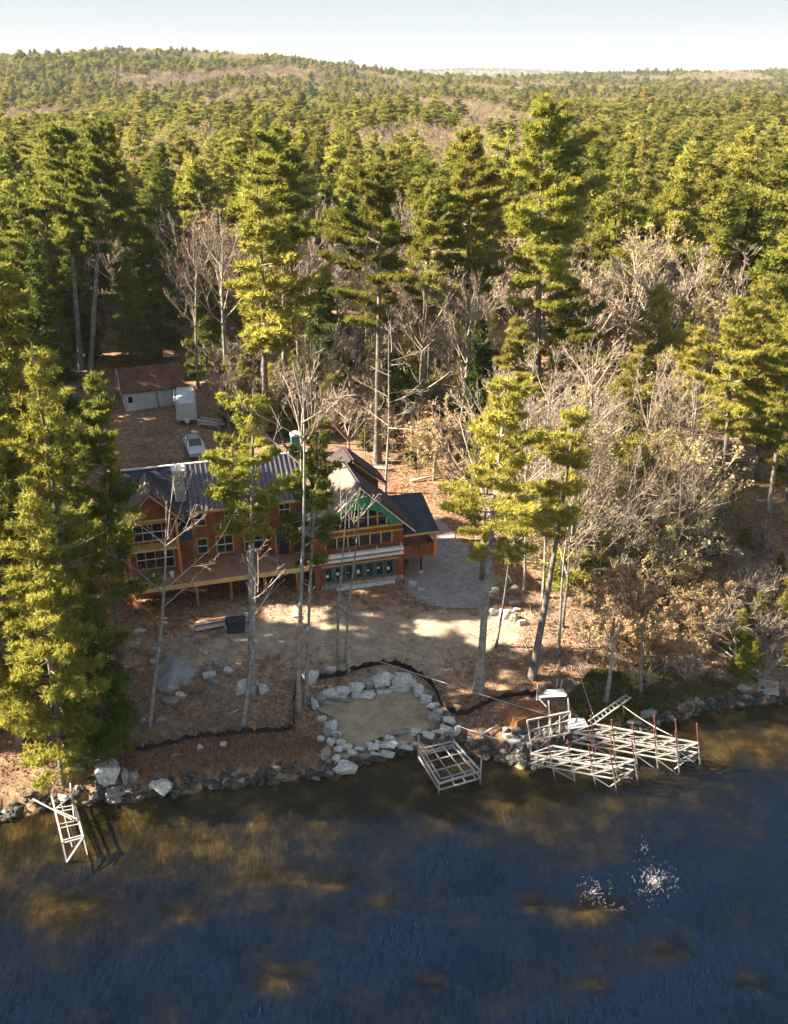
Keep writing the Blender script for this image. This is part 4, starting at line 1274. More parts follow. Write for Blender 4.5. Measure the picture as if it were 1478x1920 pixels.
hp(MB().box(1.6, 6.4, -.75, -.30, 2.75, 2.85), 'plank', M['white'])
for zz, v0, m_ in ((5.84, -.75, 'white'), (5.42, -.70, 'plank')):
    hp(MB().box(.2, 7.1, v0, v0 + .34, zz, zz + .09), 'scaffold_plank', M[m_])
    hp(MB().box(.2, 7.1, v0 - .04, v0 - .003, zz - .12, zz + .12), 'scaffold_plank', M[m_])
for u in (.5, 2.7, 4.9, 6.9):
    hp(MB().bar((u, -.7, 5.35), (u, -.02, 5.35), .07).bar((u, -.66, 5.35), (u, -.66, 6.3), .06), 'scaffold_bracket', M['plank'])
# gable wing roof: left slope tan underlay coloured as sunlit, right slope dark as shaded
def roofslab(name, m, quad, th=.16, **k):
    return hp(MB().slab(quad, th), name, m, **k)
roofslab('roof_slope', M['tanroof'], [(-.8, -.75, 7.32), (3.6, -.75, 11.55), (3.6, 4.5, 11.55), (-.8, 4.5, 7.32)][::-1])
roofslab('roof_slope', M['darkroof'], [(8.0, -.75, 7.32), (8.0, 4.5, 7.32), (3.61, 4.5, 11.55), (3.61, -.75, 11.55)][::-1])
hp(MB().bar((-.8, -.79, 7.22), (3.6, -.79, 11.44), .07, .26, up=(0, 1, 0)), 'rake_board', M['plank'])
hp(MB().bar((8.0, -.79, 7.22), (3.6, -.79, 11.44), .07, .26, up=(0, 1, 0)), 'rake_board', M['plank'])
# rear cross gable
hp(MB().prism([(1.7, 1.8), (6.5, 1.8), (6.5, 9.55), (4.2, 11.45), (1.7, 9.45)], 'y', 4.6, 6.9), 'rear_wall', M['log'])
roofslab('roof_slope', M['darkroof'], [(7.0, 3.95, 9.4), (7.0, 7.2, 9.4), (4.2, 7.2, 11.8), (4.2, 3.95, 11.8)][::-1])
roofslab('roof_slope', M['darkroof'], [(1.2, 3.95, 9.3), (4.195, 3.95, 11.8), (4.195, 7.2, 11.8), (1.2, 7.2, 9.3)][::-1])
hp(MB().bar((7.0, 3.92, 9.3), (4.2, 3.92, 11.7), .06, .2, up=(0, 1, 0)), 'rake_board', M['wood'])
# long middle wing
mwall = MB().box(-14.4, -.01, 3.5, 9.3, 1.8, 9.6)
mwall.prism([(3.52, 9.6), (9.28, 9.6), (6.4, 11.8)], 'x', -14.38, -.03)
hp(mwall, 'log_wall', M['redlog'])
slope = lambda v: 9.45 + (v - 2.9) * (12.05 - 9.45) / 3.5
roofslab('metal_roof', M['metal'], [(-9.0, 2.9, 9.45), (.35, 2.9, 9.45), (.35, 6.4, 12.05), (-9.0, 6.4, 12.05)])
roofslab('roof_slope', M['navy'], [(-14.8, 2.9, 9.45), (-9.02, 2.9, 9.45), (-9.02, 6.4, 12.05), (-14.8, 6.4, 12.05)])
roofslab('roof_slope', M['metal'], [(.35, 9.9, 9.45), (-14.8, 9.9, 9.45), (-14.8, 6.41, 12.05), (.35, 6.41, 12.05)])
seam_me = None
for i in range(24):
    u = -8.85 + i * .392
    mb = MB().bar((0, 2.88, 9.49), (0, 6.38, 12.09), .11, .13)
    if seam_me is None:
        seam_me = mb.mesh('roof_seam', [M['seam']])
    link('roof_seam', seam_me, house, (u, 0, -2.8))
hp(MB().box(-14.8, 1.6, 6.3, 6.5, 12.04, 12.14), 'ridge_cap', M['plank'])
hp(MB().bar((-9.0, 2.86, 9.38), (.35, 2.86, 9.38), .06, .22), 'eave_board', M['wood'])
hp(MB().box(-14.5, -9.6, 9.4, 12.5, 7.9, 8.1), 'rear_porch_roof', M['plank'])
for u in (-14.3, -9.8):
    hp(MB().box(u - .1, u + .1, 12.1, 12.3, 1.9, 7.9), 'porch_post', M['orange'])
def window(u0, u1, z0, z1, v, muntins=1, fm='wood'):
    f = MB()
    t = .09
    for (a, b, c, d) in ((u0, u1, z0, z0 + t), (u0, u1, z1 - t, z1), (u0, u0 + t, z0 + t, z1 - t), (u1 - t, u1, z0 + t, z1 - t)):
        f.box(a, b, v - .10, v - .003, c, d)
    o = hp(f, 'window', M[fm])
    MB().box(u0 + t, u1 - t, v - .04, v - .008, z0 + t, z1 - t).build('pane', M['glass'], o)
    for i in range(muntins):
        uu = u0 + (u1 - u0) * (i + 1) / (muntins + 1)
        MB().box(uu - .03, uu + .03, v - .085, v - .041, z0 + t, z1 - t).build('muntin', M['wood'], o)
    MB().box(u0 + t, u1 - t, v - .08, v - .042, (z0 + z1) / 2 - .03, (z0 + z1) / 2 + .03).build('muntin', M['white'], o)
    return o
for (u0, u1, z0, z1, n) in [(-8.7, -7.8, 7.9, 9.1, 0), (-6.4, -5.6, 7.9, 9.1, 0), (-4.4, -3.3, 7.9, 9.1, 1), (-2.1, -1.1, 7.9, 9.1, 1),
                            (-8.7, -7.8, 5.5, 6.9, 0), (-7.2, -5.8, 5.3, 6.9, 1), (-5.0, -3.4, 5.15, 7.0, 1)]:
    window(u0, u1, z0, z1, 3.5, n)
for (u0, u1) in [(-13.4, -11.6), (-10.8, -9.4), (-8.6, -7.0), (-6.0, -4.4), (-3.2, -1.6)]:
    window(u0, u1, 2.9, 4.4, 3.5, 1, 'teal')
# little gabled entry
en = hp(MB().prism([(-2.9, 5.0), (-1.1, 5.0), (-1.1, 6.9), (-2.0, 7.6), (-2.9, 6.9)], 'y', 2.6, 3.497), 'entry_dormer', M['log'])
MB().slab([(-3.15, 2.35, 6.82), (-2.0, 2.35, 7.78), (-2.0, 3.49, 7.78), (-3.15, 3.49, 6.82)][::-1], .1).slab([(-.85, 2.35, 6.82), (-.85, 3.49, 6.82), (-1.995, 3.49, 7.78), (-1.995, 2.35, 7.78)][::-1], .1).build('roof', M['redlog'], en)
MB().box(-2.5, -1.5, 2.55, 2.597, 5.02, 6.8).build('door', M['glass'], en)
MB().box(-2.6, -2.51, 2.52, 2.597, 5.0, 6.9).box(-1.49, -1.4, 2.52, 2.597, 5.0, 6.9).build('door_frame', M['wood'], en)
# left gable wing
hp(MB().prism([(-13.8, 1.8), (-10.0, 1.8), (-10.0, 9.5), (-11.9, 11.4), (-13.8, 9.5)], 'y', 2.6, 6.0), 'gable_wall', M['redlog'])
roofslab('roof_slope', M['tanroof'], [(-14.3, 1.9, 9.25), (-11.9, 1.9, 11.75), (-11.9, 7.0, 11.75), (-14.3, 7.0, 9.25)][::-1])  # sun side lighter by colour, the opposite slope darker
roofslab('roof_slope', M['darkroof'], [(-9.5, 1.9, 9.25), (-9.5, 7.0, 9.25), (-11.895, 7.0, 11.75), (-11.895, 1.9, 11.75)][::-1])
hp(MB().bar((-14.3, 1.87, 9.15), (-11.9, 1.87, 11.65), .07, .22, up=(0, 1, 0)), 'rake_board', M['wood'])
hp(MB().bar((-9.5, 1.87, 9.15), (-11.9, 1.87, 11.65), .07, .22, up=(0, 1, 0)), 'rake_board', M['wood'])
hp(MB().box(-13.9, -9.9, 2.48, 2.597, 9.2, 9.36), 'band_board', M['beam'])
window(-13.4, -10.5, 7.6, 9.1, 2.6, 3); window(-13.4, -10.5, 5.2, 6.9, 2.6, 3)
bal = hp(MB().box(-14.0, -10.2, 1.5, 2.59, 7.2, 7.36), 'balcony', M['beam'])
MB().bar((-14.0, 1.53, 8.1), (-10.2, 1.53, 8.1), .08).build('rail', M['wood'], bal)
for i in range(5):
    MB().bar((-13.97 + i * .93, 1.53, 7.36), (-13.97 + i * .93, 1.53, 8.08), .07).build('post', M['wood'], bal)
for u in (-13.9, -10.15):
    hp(MB().box(u - .1, u + .1, 1.6, 1.8, 5.0, 9.4), 'porch_post', M['orange'])
roofslab('pent_roof', M['navy'], [(-10.3, 1.9, 7.7), (-8.9, 1.9, 7.7), (-8.9, 3.49, 8.7), (-10.3, 3.49, 8.7)], .12)
ch = hp(MB().box(-9.9, -9.1, 3.75, 4.85, 1.9, 12.5), 'chimney', M['stone'])
MB().box(-10.0, -9.0, 3.65, 4.95, 12.503, 12.65).build('chimney_cap', M['stonepale'], ch)
MB().tube([(-9.5, 4.3, 12.65), (-9.5, 4.3, 12.95)], [.2, .2], 10).build('flue', M['white'], ch)
MB().box(-9.95, -9.903, 3.72, 4.88, 10.1, 12.49).build('corner_or_lit_face_board', M['stonepale'], ch)  # pale sheet over the left face, sunlight put into its colour
# deck
dk = hp(MB().box(-14.3, -.6, -.05, 3.48, 4.72, 4.92), 'deck', M['wood'])
bd = MB()
for i in range(24):
    bd.box(-14.3, -.02, -.08 + i * .148, -.08 + i * .148 + .135, 4.925 + .004 * (i % 3), 4.965 + .004 * (i % 3))
b_ = bd.build('deck_boards', M['deck'], dk); b_['kind'] = 'stuff'
MB().box(-14.32, -.5, -.16, -.09, 4.62, 4.99).build('rim_beam', M['beam'], dk)
for u in (-14.1, -11.8, -9.2, -6.6, -4.0, -1.4):
    MB().box(u - .09, u + .09, .12, .3, 1.9, 4.715).build('post', M['post'], dk)
for v in (0.0, 1.2, 2.4, 3.3):
    MB().box(-14.34, -14.24, v - .05, v + .05, 4.97, 6.0).build('rail_post', M['orange'], dk)
MB().box(-14.34, -14.24, -.05, 3.4, 6.0, 6.08).build('rail', M['orange'], dk)
for i in range(20):
    MB().box(-14.31, -14.27, .08 + i * .165, .12 + i * .165, 4.97, 6.0).build('baluster', M['orange'], dk)
MB().box(-14.3, -12.4, -.05, .05, 5.9, 6.0).build('rail', M['wood'], dk)
for i in range(12):
    MB().box(-14.2 + i * .16, -14.16 + i * .16, -.02, .02, 4.97, 5.9).build('baluster', M['wood'], dk)
MB().bar((-14.25, .1, 4.6), (-14.25, 1.6, 2.4), .09).bar((-14.25, -.05, 4.6), (-12.6, -.05, 2.6), .07).build('brace', M['orange'], dk)
# covered side porch on posts
pr = hp(MB().slab([(7.25, -.3, 6.75), (10.2, -.3, 6.75), (10.2, 4.3, 8.2), (7.25, 4.3, 8.2)], .14), 'porch_roof', M['navy'])
MB().box(7.25, 10.2, -.35, -.303, 6.58, 6.74).build('eave_board', M['wood'], pr)
hp(MB().box(7.24, 9.95, .2, 4.0, 4.72, 4.95), 'porch_floor', M['deck'])
hp(MB().box(7.24, 9.95, .12, .197, 4.45, 5.5), 'porch_skirt', M['redlog'])
hp(MB().box(9.953, 10.02, .12, 4.0, 4.45, 5.5), 'porch_skirt', M['redlog'])
hp(MB().box(9.85, 10.06, -.1, .11, 4.45, 6.6), 'porch_post', M['orange'])
hp(MB().box(9.85, 10.03, 3.85, 4.03, 4.95, 7.9), 'porch_post', M['orange'])
hp(MB().box(8.55, 8.67, -.05, .07, 4.95, 6.6), 'porch_post', M['darkroof'])
hp(MB().bar((7.4, .0, 6.3), (9.9, .0, 5.6), .06), 'porch_brace', M['darkroof'])
for u, v in ((8.9, .3), (9.8, 3.8), (7.5, 3.8)):
    hp(MB().box(u - .07, u + .07, v - .07, v + .07, 2.7, 4.718), 'porch_post', M['darkroof'])
hp(MB().tube([(8.9, .3, 2.4), (8.9, .3, 3.0)], [.16, .14], 10), 'post_footing', M['white'])

# things near the house
def hw(u, v, z):
    c, s = math.cos(TH), math.sin(TH)
    return Vector((HB.x + u * c - v * s, HB.y + u * s + v * c, z))
bk = MB().tube([(0, 0, 0), (0, 0, .36)], [.14, .17], 12)
o = thing('plastic_bucket', 'white plastic bucket standing on the deck in front of the left gable', 'bucket', hw(-10.9, 1.3, 4.975))
bk.build('body', M['white'], o)
MB().tube([(0, 0, .36), (0, 0, .40)], [.18, .18], 12).build('lid', M['white'], o)
MB().tube([(.17, 0, .33), (.12, -.16, .2), (-.12, -.16, .2), (-.17, 0, .33)], [.01] * 4, 5).build('handle', M['black'], o)

ls = thing('lumber_stack', 'long low stack of pale boards and sticks in the yard before the deck', 'lumber', g(418, 1168), R(20))
rr = random.Random(8)
for lay in range(3):
    for k in range(6 - lay):
        x0 = rr.uniform(-2.2, -1.7); x1 = rr.uniform(1.6, 2.2)
        y0 = -.55 + k * .19 + lay * .08
        MB().bar((x0, y0 + rr.uniform(-.05, .05), .16 + lay * .11), (x1, y0 + rr.uniform(-.06, .06), .16 + lay * .11), .15, .07).build('board', M['plank' if rr.random() < .5 else 'deck'], ls)
for x in (-1.5, 0, 1.5):
    MB().box(x - .06, x + .06, -.6, .6, -.05, .12).build('bearer', M['wood'], ls)
bn = thing('storage_bin', 'dark navy bin beside the lumber stack in the yard', 'bin', g(443, 1182), R(10))
MB().prism([(-.62, 0), (.62, 0), (.72, .85), (-.72, .85)], 'y', -.42, .42).build('body', M['navy'], bn)
MB().prism([(-.76, .855), (.76, .855), (.70, .97), (-.70, .97)], 'y', -.48, .48).build('lid', M['navy'], bn)
b2 = thing('paint_pail', 'small white pail standing left of the dark navy bin', 'pail', g(426, 1180))
MB().tube([(0, 0, 0), (0, 0, .42)], [.16, .19], 10).build('body', M['white'], b2)
MB().tube([(0, 0, .42), (0, 0, .46)], [.2, .2], 10).build('lid', M['plank'], b2)

# gravel pile
def mound(name, px, py, rx, ry, hh, m, **k):
    p = g(px, py)
    n = 26; V = []; F = []
    for i in range(n + 1):
        r_ = i / n
        for j in range(36):
            a = j / 36 * 6.283
            k_ = 1 + .12 * math.sin(a * 3 + 1) + .07 * math.sin(a * 7)
            x = math.cos(a) * r_ * rx * k_; y = math.sin(a) * r_ * ry * k_
            z = hh * (1 - r_) ** 1.15 * (1 + .12 * mnoise.noise(Vector((x * 2, y * 2, 1)))) + h(p.x + x, p.y + y) - p.z - (.05 if r_ > .98 else -.01)
            V.append((x, y, z))
    for i in range(n):
        for j in range(36):
            F.append((i * 36 + j, i * 36 + (j + 1) % 36, (i + 1) * 36 + (j + 1) % 36, (i + 1) * 36 + j))
    me = bpy.data.meshes.new(name); me.from_pydata(V, [], F); me.materials.append(m)
    me.polygons.foreach_set('use_smooth', [True] * len(F)); me.update()
    return link(name, me, None, p, 0, **k)
mound('gravel_pile', 328, 1262, 1.4, 1.9, .65, M['gravel'], label='cone shaped pile of blue grey gravel left in the yard', cat='gravel pile')
mound('dirt_mound', 840, 1172, 3.2, 1.6, .35, mat('tan_dirt', (.30, .23, .16), .95, (.42, .34, .25), 1.5, .5, 12), label='low sunlit mound of tan dirt below the gravel drive', cat='dirt mound')

pt = thing('portable_toilet', 'teal portable toilet with white roof behind the metal roof of the house', 'portable toilet', g(557, 850), R(12))
MB().box(-.55, .55, -.55, .55, 0, 2.05).build('cabin', M['teal'], pt)
MB().prism([(-.62, 2.055), (.62, 2.055), (.5, 2.22), (0, 2.32), (-.5, 2.22)], 'y', -.62, .62).build('roof', M['white'], pt)
MB().box(-.38, .38, -.58, -.553, .1, 1.9).build('door', M['green'], pt)
MB().tube([(.4, .4, 2.1), (.4, .4, 2.7)], [.05, .05], 8).build('vent_pipe', M['white'], pt)

# ------------------------------------------------------------------ garage, camper, car
M['shedwhite'] = mat('white_clapboard', (.46, .49, .52), .7, (.58, .60, .62), 1.0)
M['rustroof'] = mat('leaf_strewn_roof', (.07, .035, .028), .95, (.17, .085, .055), .8, .4, 10)
gp = g(236, 772)
gar = thing('garage', 'white clapboard garage with brown leaf strewn roof at the back of the yard', 'garage', gp, R(20))
gar.scale = (.88, .88, .92)
MB().box(0, 7.6, 0, 6, -.3, 2.75).build('wall', M['shedwhite'], gar)
MB().prism([(0.02, 2.75), (5.98, 2.75), (3, 4.7)], 'x', .02, 7.58).build('gable_wall', M['shedwhite'], gar)
MB().slab([(-.35, -.45, 2.55), (7.95, -.45, 2.55), (7.95, 3, 4.85), (-.35, 3, 4.85)], .13).slab([(7.95, 6.45, 2.55), (-.35, 6.45, 2.55), (-.35, 3.003, 4.85), (7.95, 3.003, 4.85)], .13).build('roof', M['rustroof'], gar)
MB().bar((-.39, -.45, 2.45), (-.39, 3, 4.76), .05, .2).bar((-.39, 6.45, 2.45), (-.39, 3, 4.76), .05, .2).build('rake_board', M['white'], gar)
d_ = MB().box(.35, 1.25, -.05, -.003, 0, 2.05).build('door', M['white'], gar)
MB().box(.5, 1.1, -.075, -.053, 1.1, 1.9).build('pane', M['glass'], d_)
MB().tube([(1.15, -.09, 1.0), (1.15, -.05, 1.0)], [.04, .04], 6).build('handle', M['black'], d_)
for a, b in ((.25, .34), (1.26, 1.35)): MB().box(a, b, -.08, -.002, 0, 2.15).build('door_trim', M['white'], gar)
gd = MB().box(1.75, 4.2, -.04, -.003, 0, 2.2).build('garage_door', M['shedwhite'], gar)
for z in (.55, 1.1, 1.65): MB().box(1.75, 4.2, -.055, -.041, z - .02, z + .02).build('panel_joint', M['stonepale'], gd)
MB().box(4.55, 4.75, -.07, -.003, 0, 2.6).build('pilaster', M['white'], gar)
MB().tube([(4.1, -.12, 2.5), (4.35, -.12, 0)], [.05, .05], 6).build('downspout', M['black'], gar)
MB().box(4.95, 7.1, -.04, -.003, 0, 2.2).build('garage_door', M['shedwhite'], gar)
MB().box(-.03, -.003, 1.6, 2.8, 1.1, 2.0).build('window', M['glass'], gar)

M['cloud'] = mat('grey_fibreglass', (.42, .45, .48), .5, (.55, .57, .59), 1)
cp = g(352, 797)
cam_tr = thing('camper_trailer', 'grey white camper trailer parked right of the garage', 'trailer', cp, R(12))
pf = [(-1.1, .55), (1.1, .55), (1.15, 1.0), (1.15, 2.35), (.95, 2.75), (-.95, 2.75), (-1.15, 2.35), (-1.15, 1.0)]
bx = MB()
ys_ = [(0, .82, .15), (.35, .97, .03), (.8, 1, 0), (5.2, 1, 0), (5.6, .96, .03), (5.9, .84, .12)]
rings = []
for (yy, sc, dz) in ys_:
    rings.append([(x * (sc if z > 1.5 else 1), yy, 1.55 + (z - 1.55) * (sc if z > 1.5 else 1)) for x, z in pf])
n8 = len(pf)
V = [p for r_ in rings for p in r_]
F = [tuple(range(n8)), tuple(reversed(range((len(rings) - 1) * n8, len(rings) * n8)))]
for i in range(len(rings) - 1):
    for k in range(n8): F.append((i * n8 + k, (i + 1) * n8 + k, (i + 1) * n8 + (k + 1) % n8, i * n8 + (k + 1) % n8))
bx.add(V, F); bx.build('body', M['cloud'], cam_tr)
MB().box(-.75, .75, -.035, .13, 1.35, 2.05).build('window', M['stonepale'], cam_tr)
for y0 in (1.0, 3.6): MB().box(-1.2, -1.155, y0, y0 + 1.2, 1.3, 2.0).build('window', M['glass'], cam_tr)
MB().box(-1.19, -1.153, 2.5, 3.2, .6, 2.2).build('door', M['white'], cam_tr)
MB().bar((-1.25, .7, 2.6), (-1.25, 5.2, 2.6), .12).build('awning', M['white'], cam_tr)
for x in (-1.0, 1.0):
    for y0 in (2.6, 3.4):
        w = MB().tube([(x - .1, y0, .33), (x + .1, y0, .33)], [.33, .33], 16).build('wheel', M['black'], cam_tr)
        MB().tube([(x - .115, y0, .33), (x + .115, y0, .33)], [.17, .17], 10).build('rim', M['cloud'], w)
MB().bar((-.7, 0, .5), (0, -1.3, .5), .1).bar((.7, 0, .5), (0, -1.3, .5), .1).build('tongue', M['black'], cam_tr)
MB().bar((0, -1.2, 0), (0, -1.2, .9), .08).build('jack', M['cloud'], cam_tr)
MB().box(-.25, .25, -.75, -.3, .55, .95).build('gas_box', M['white'], cam_tr)
MB().box(-.3, .3, 2.2, 2.8, 2.74, 2.92).build('roof_vent', M['white'], cam_tr)

M['silver'] = mat('silver_car_paint', (.50, .51, .53), .25, metal=.4, spec=.6)
kp = g(366, 848)
car = thing('parked_car', 'silver estate car with dark windows parked in the yard below the camper', 'car', kp, R(200))
# side profile (y forward, z up) swept across the width with tumblehome
prof = [(-2.25, .35), (-2.3, .75), (-2.2, .98), (-1.95, 1.05), (-1.75, 1.45), (-1.45, 1.58), (.2, 1.58), (.95, 1.08), (2.0, .92), (2.25, .72), (2.28, .35)]
cb_ = MB(); n_ = len(prof)
lay = []
for xx, ins in ((-.92, .0), (-.80, 1), (.80, 1), (.92, 0)):
    lay.append([(xx * (.86 if (z > 1.1) else 1.0), y, z if ins else min(z, 1.50) - .03) for y, z in prof])
V = [p for l_ in lay for p in l_]
F = [tuple(range(n_)), tuple(reversed(range(3 * n_, 4 * n_)))]
for i in range(3):
    for k in range(n_): F.append((i * n_ + k, (i + 1) * n_ + k, (i + 1) * n_ + (k + 1) % n_, i * n_ + (k + 1) % n_))
cb_.add(V, F); cb_.build('body', M['silver'], car)
MB().slab([(-.66, .98, 1.115), (.66, .98, 1.115), (.62, .24, 1.60), (-.62, .24, 1.60)][::1], -.015).build('windscreen', M['glass'], car)
MB().slab([(.64, -1.98, 1.09), (-.64, -1.98, 1.09), (-.6, -1.74, 1.50), (.6, -1.74, 1.50)], -.02).build('rear_window', M['glass'], car)
for s_ in (-1, 1):
    for (ya, yb) in ((-1.65, -.8), (-.7, .1), (.18, .72)):
        MB().prism([(ya, 1.12), (yb, 1.12), (min(yb, .35) if yb > .5 else yb, 1.42 if yb < .5 else 1.28), (ya, 1.42)], 'x', s_ * .80, s_ * .835).build('side_window', M['glass'], car)
    for yy in (-1.4, 1.4):
        w = MB().tube([(s_ * .72, yy, .33), (s_ * .94, yy, .33)], [.33, .33], 18).build('wheel', M['black'], car)
        MB().tube([(s_ * .90, yy, .33), (s_ * .955, yy, .33)], [.19, .19], 10).build('rim', M['silver'], w)
    MB().box(s_ * .78 - .12, s_ * .78 + .12, 2.2, 2.3, .66, .80).build('headlight', M['white'], car)
    MB().box(s_ * .80 - .09, s_ * .80 + .09, -2.32, -2.22, .72, .95).build('tail_light', M['redlog'], car)
    MB().box(s_ * .98 - .08, s_ * .98 + .08, .6, .72, 1.05, 1.2).build('wing_mirror', M['silver'], car)
    MB().bar((s_ * .6, -1.4, 1.64), (s_ * .6, .1, 1.64), .04).build('roof_rail', M['black'], car)

lp = thing('log_pile', 'heap of cut logs and branches right of the camper trailer', 'log pile', g(396, 800), R(-25))
for i in range(14):
    y0 = (i % 5) * .32 - .6; zz = .15 + (i // 5) * .27
    MB().tube([(-1.3 + rr.uniform(-.3, .3), y0, zz), (1.2 + rr.uniform(-.3, .5), y0 + rr.uniform(-.2, .2), zz + rr.uniform(-.03, .08))], [.14, .12], 7).build('log', M['deadwood' if i % 3 else 'bark'], lp)

# ------------------------------------------------------------------ docks
M['alu'] = mat('weathered_dock_lumber', (.22, .21, .20), .6, (.40, .385, .36), 3)
M['redpole'] = mat('red_brown_pole', (.20, .055, .04), .8, (.32, .12, .08), 3)
M['boardwhite'] = mat('grey_white_panel', (.50, .51, .50), .7, (.62, .63, .61), 1.2, .2, 6)
def rel(o, p): return Vector(p) - o.location
def dbar(o, a, b, w, name='rail', m='alu', d=None):
    return MB().bar(rel(o, a), rel(o, b), w, d).build(name, M[m], o)
Z4 = lambda X, Y: (930 + X / 3.145, 1230 + Y / 3.145)
def truss(label, near0, near1, z, wid, n, posts_top=2.5, lean=(-.35, 0, 0), grp=None, first=0):
    """open frame dock on tilted poles"""
    a = at_z(*Z4(*near0), z); b = at_z(*Z4(*near1), z)
    o = thing('open_dock', label, 'dock', Vector((a.x, a.y, 0)), 0, grp)
    dr = (b - a); W_ = Vector(wid)
    low = Vector((0, 0, -.75))
    for off in (Vector((0, 0, 0)), W_):
        dbar(o, a + off, b + off, .09); dbar(o, a + off + low, b + off + low, .07)
        dbar(o, a + off + Vector((0, 0, -.38)) , b + off + Vector((0, 0, -.38)), .04)
    L_ = Vector(lean)
    for i in range(n + 1):
        p = a + dr * i / n
        dbar(o, p + Vector((0, 0, .01)), p + W_ + Vector((0, 0, .01)), .07, 'cross_bar')
        dbar(o, p + low, p + W_ + low, .06, 'cross_bar')
        if i < n:
            q_ = a + dr * (i + 1) / n
            dbar(o, p, q_ + W_, .045, 'brace')
            dbar(o, p + low, q_, .05, 'brace'); dbar(o, p + W_ + low, q_ + W_, .05, 'brace')
            if i % 2 == 0: dbar(o, p + low + W_, q_ + low, .045, 'brace')
        for off in ((Vector((0, 0, 0)), W_) if i in (n, n - 1, n - 2) else (Vector((0, 0, 0)),)):
            if i < first: continue
            c = p + off
            zb = min(h(c.x, c.y), -.05)
            zb = max(zb, -1.2)
            k_ = (posts_top - z)
            foot = Vector((c.x - L_.x * (z - zb) / 2, c.y, zb)); 
            head = Vector((c.x + L_.x * k_ / 2, c.y, posts_top))
            mid = c + Vector((L_.x * .08, 0, .12))
            dbar(o, foot, mid, .085, 'post', 'alu')
            dbar(o, mid, head, .07, 'post', 'redpole')
            if i == n or i % 2 == 0:
                dbar(o, foot + Vector((0, 0, .3)), a + off + dr * max(i - 1, 0) / n + low, .05, 'brace')
    e0 = b + Vector((0, 0, -1.35)); e1 = b + W_ + Vector((0, 0, -1.35))
    dbar(o, b + low, e1, .06, 'brace'); dbar(o, b + W_ + low, e0, .06, 'brace')
    return o
truss('open dock frame on red topped poles, lower of the two right of the ring', (205, 578), (690, 665), 1.5, (1.5, .72, .05), 4, 3.1, (-.45, 0, 0), first=1)
truss('longer open dock frame reaching farthest out on the right', (455, 450), (1070, 565), 1.6, (1.55, .78, .05), 5, 3.2, (-.4, 0, 0), first=1)
# raised section ashore that links them
o = thing('dock_gangway', 'raised open framed gangway on the rocks left of the dock frames', 'gangway', at_z(*Z4(200, 520), .9))
P = [at_z(*Z4(*p), z) for p, z in (((205, 500), 1.1), ((430, 455), 1.4), ((440, 330), 2.4), ((185, 380), 2.3), ((205, 580), .5), ((330, 480), .9))]
for a, b in ((0, 1), (1, 2), (2, 3), (3, 0), (0, 4), (4, 5), (0, 2), (5, 1)): dbar(o, P[a], P[b], .09)
for t in (.25, .5, .75):
    dbar(o, P[0].lerp(P[1], t), P[3].lerp(P[2], t), .06, 'rung')
dbar(o, P[3].lerp(P[0], .5), P[2].lerp(P[1], .4), .07)
bn2 = thing('dock_bench', 'white topped bench frame standing above the gangway', 'bench', at_z(*Z4(330, 480), .9))
T4 = [at_z(*Z4(*p), 3.0) for p in ((255, 240), (415, 232), (400, 200), (300, 205))]
for k in range(3):
    a = T4[0].lerp(T4[3], k / 2.0); b = T4[1].lerp(T4[2], k / 2.0)
    dbar(bn2, a, b, .22, 'slat', 'white', .05)
dbar(bn2, T4[0], T4[3], .08, 'rail'); dbar(bn2, T4[1], T4[2], .08, 'rail')
for (tp_, bt, zt, zb) in (((310, 262), (330, 482), 2.85, .8), ((425, 245), (440, 460), 2.9, .9), ((245, 172), (240, 262), 3.4, 2.7), ((300, 300), (255, 250), 2.5, 2.9)):
    dbar(bn2, at_z(*Z4(*tp_), zt), at_z(*Z4(*bt), zb), .075, 'leg')
dbar(bn2, at_z(*Z4(318, 350), 2.2), at_z(*Z4(432, 325), 2.3), .06, 'rail')
ld = thing('dock_ladder', 'ladder like ramp leaning up from the docks toward the bank', 'ladder', at_z(*Z4(550, 405), 1.2))
a0, a1 = at_z(*Z4(545, 385), 1.5), at_z(*Z4(770, 228), 2.3); b0, b1 = at_z(*Z4(565, 412), 1.3), at_z(*Z4(797, 245), 2.3)
dbar(ld, a0, a1, .09); dbar(ld, b0, b1, .09); 
for i in range(11): dbar(ld, a0.lerp(a1, (i + .3) / 10.5), b0.lerp(b1, (i + .3) / 10.5), .05, 'rung')
dbar(ld, a0.lerp(a1, .9), Vector((a1.x, a1.y, h(a1.x, a1.y))), .07, 'leg')
def panel(name, label, pts, z, m, th=.06):
    P_ = [at_z(*Z4(*p), z) for p in pts]
    c = sum(P_, Vector()) / 4
    o = thing(name, label, 'panel', c)
    MB().slab([p - c for p in P_], th).build('board', M[m], o)
    for i in range(4):
        MB().bar(P_[i] - c - Vector((0, 0, th)), P_[(i + 1) % 4] - c - Vector((0, 0, th)), .07).build('frame', M['alu'], o)
    for i in range(4):
        gz = h(P_[i].x, P_[i].y)
        if z - gz > .15: MB().bar(P_[i] - c - Vector((0, 0, .1)), Vector((P_[i].x - c.x, P_[i].y - c.y, gz - z)), .06).build('leg', M['alu'], o)
    return o
panel('dock_platform', 'grey white square dock panel lying on the rocks at the left end', [(38, 462), (90, 520), (182, 492), (150, 438)], 1.0, 'boardwhite')
panel('dock_platform', 'grey white dock panel between the gangway and the ladder', [(430, 428), (545, 412), (515, 362), (425, 372)], 1.25, 'boardwhite')
M['crate'] = mat('brown_crate_wood', (.17, .075, .035), .85, (.28, .13, .06), 2)
wb = thing('wooden_crate', 'orange brown wooden crate beside the silt fence above the docks', 'crate', g(985, 1345), R(28))
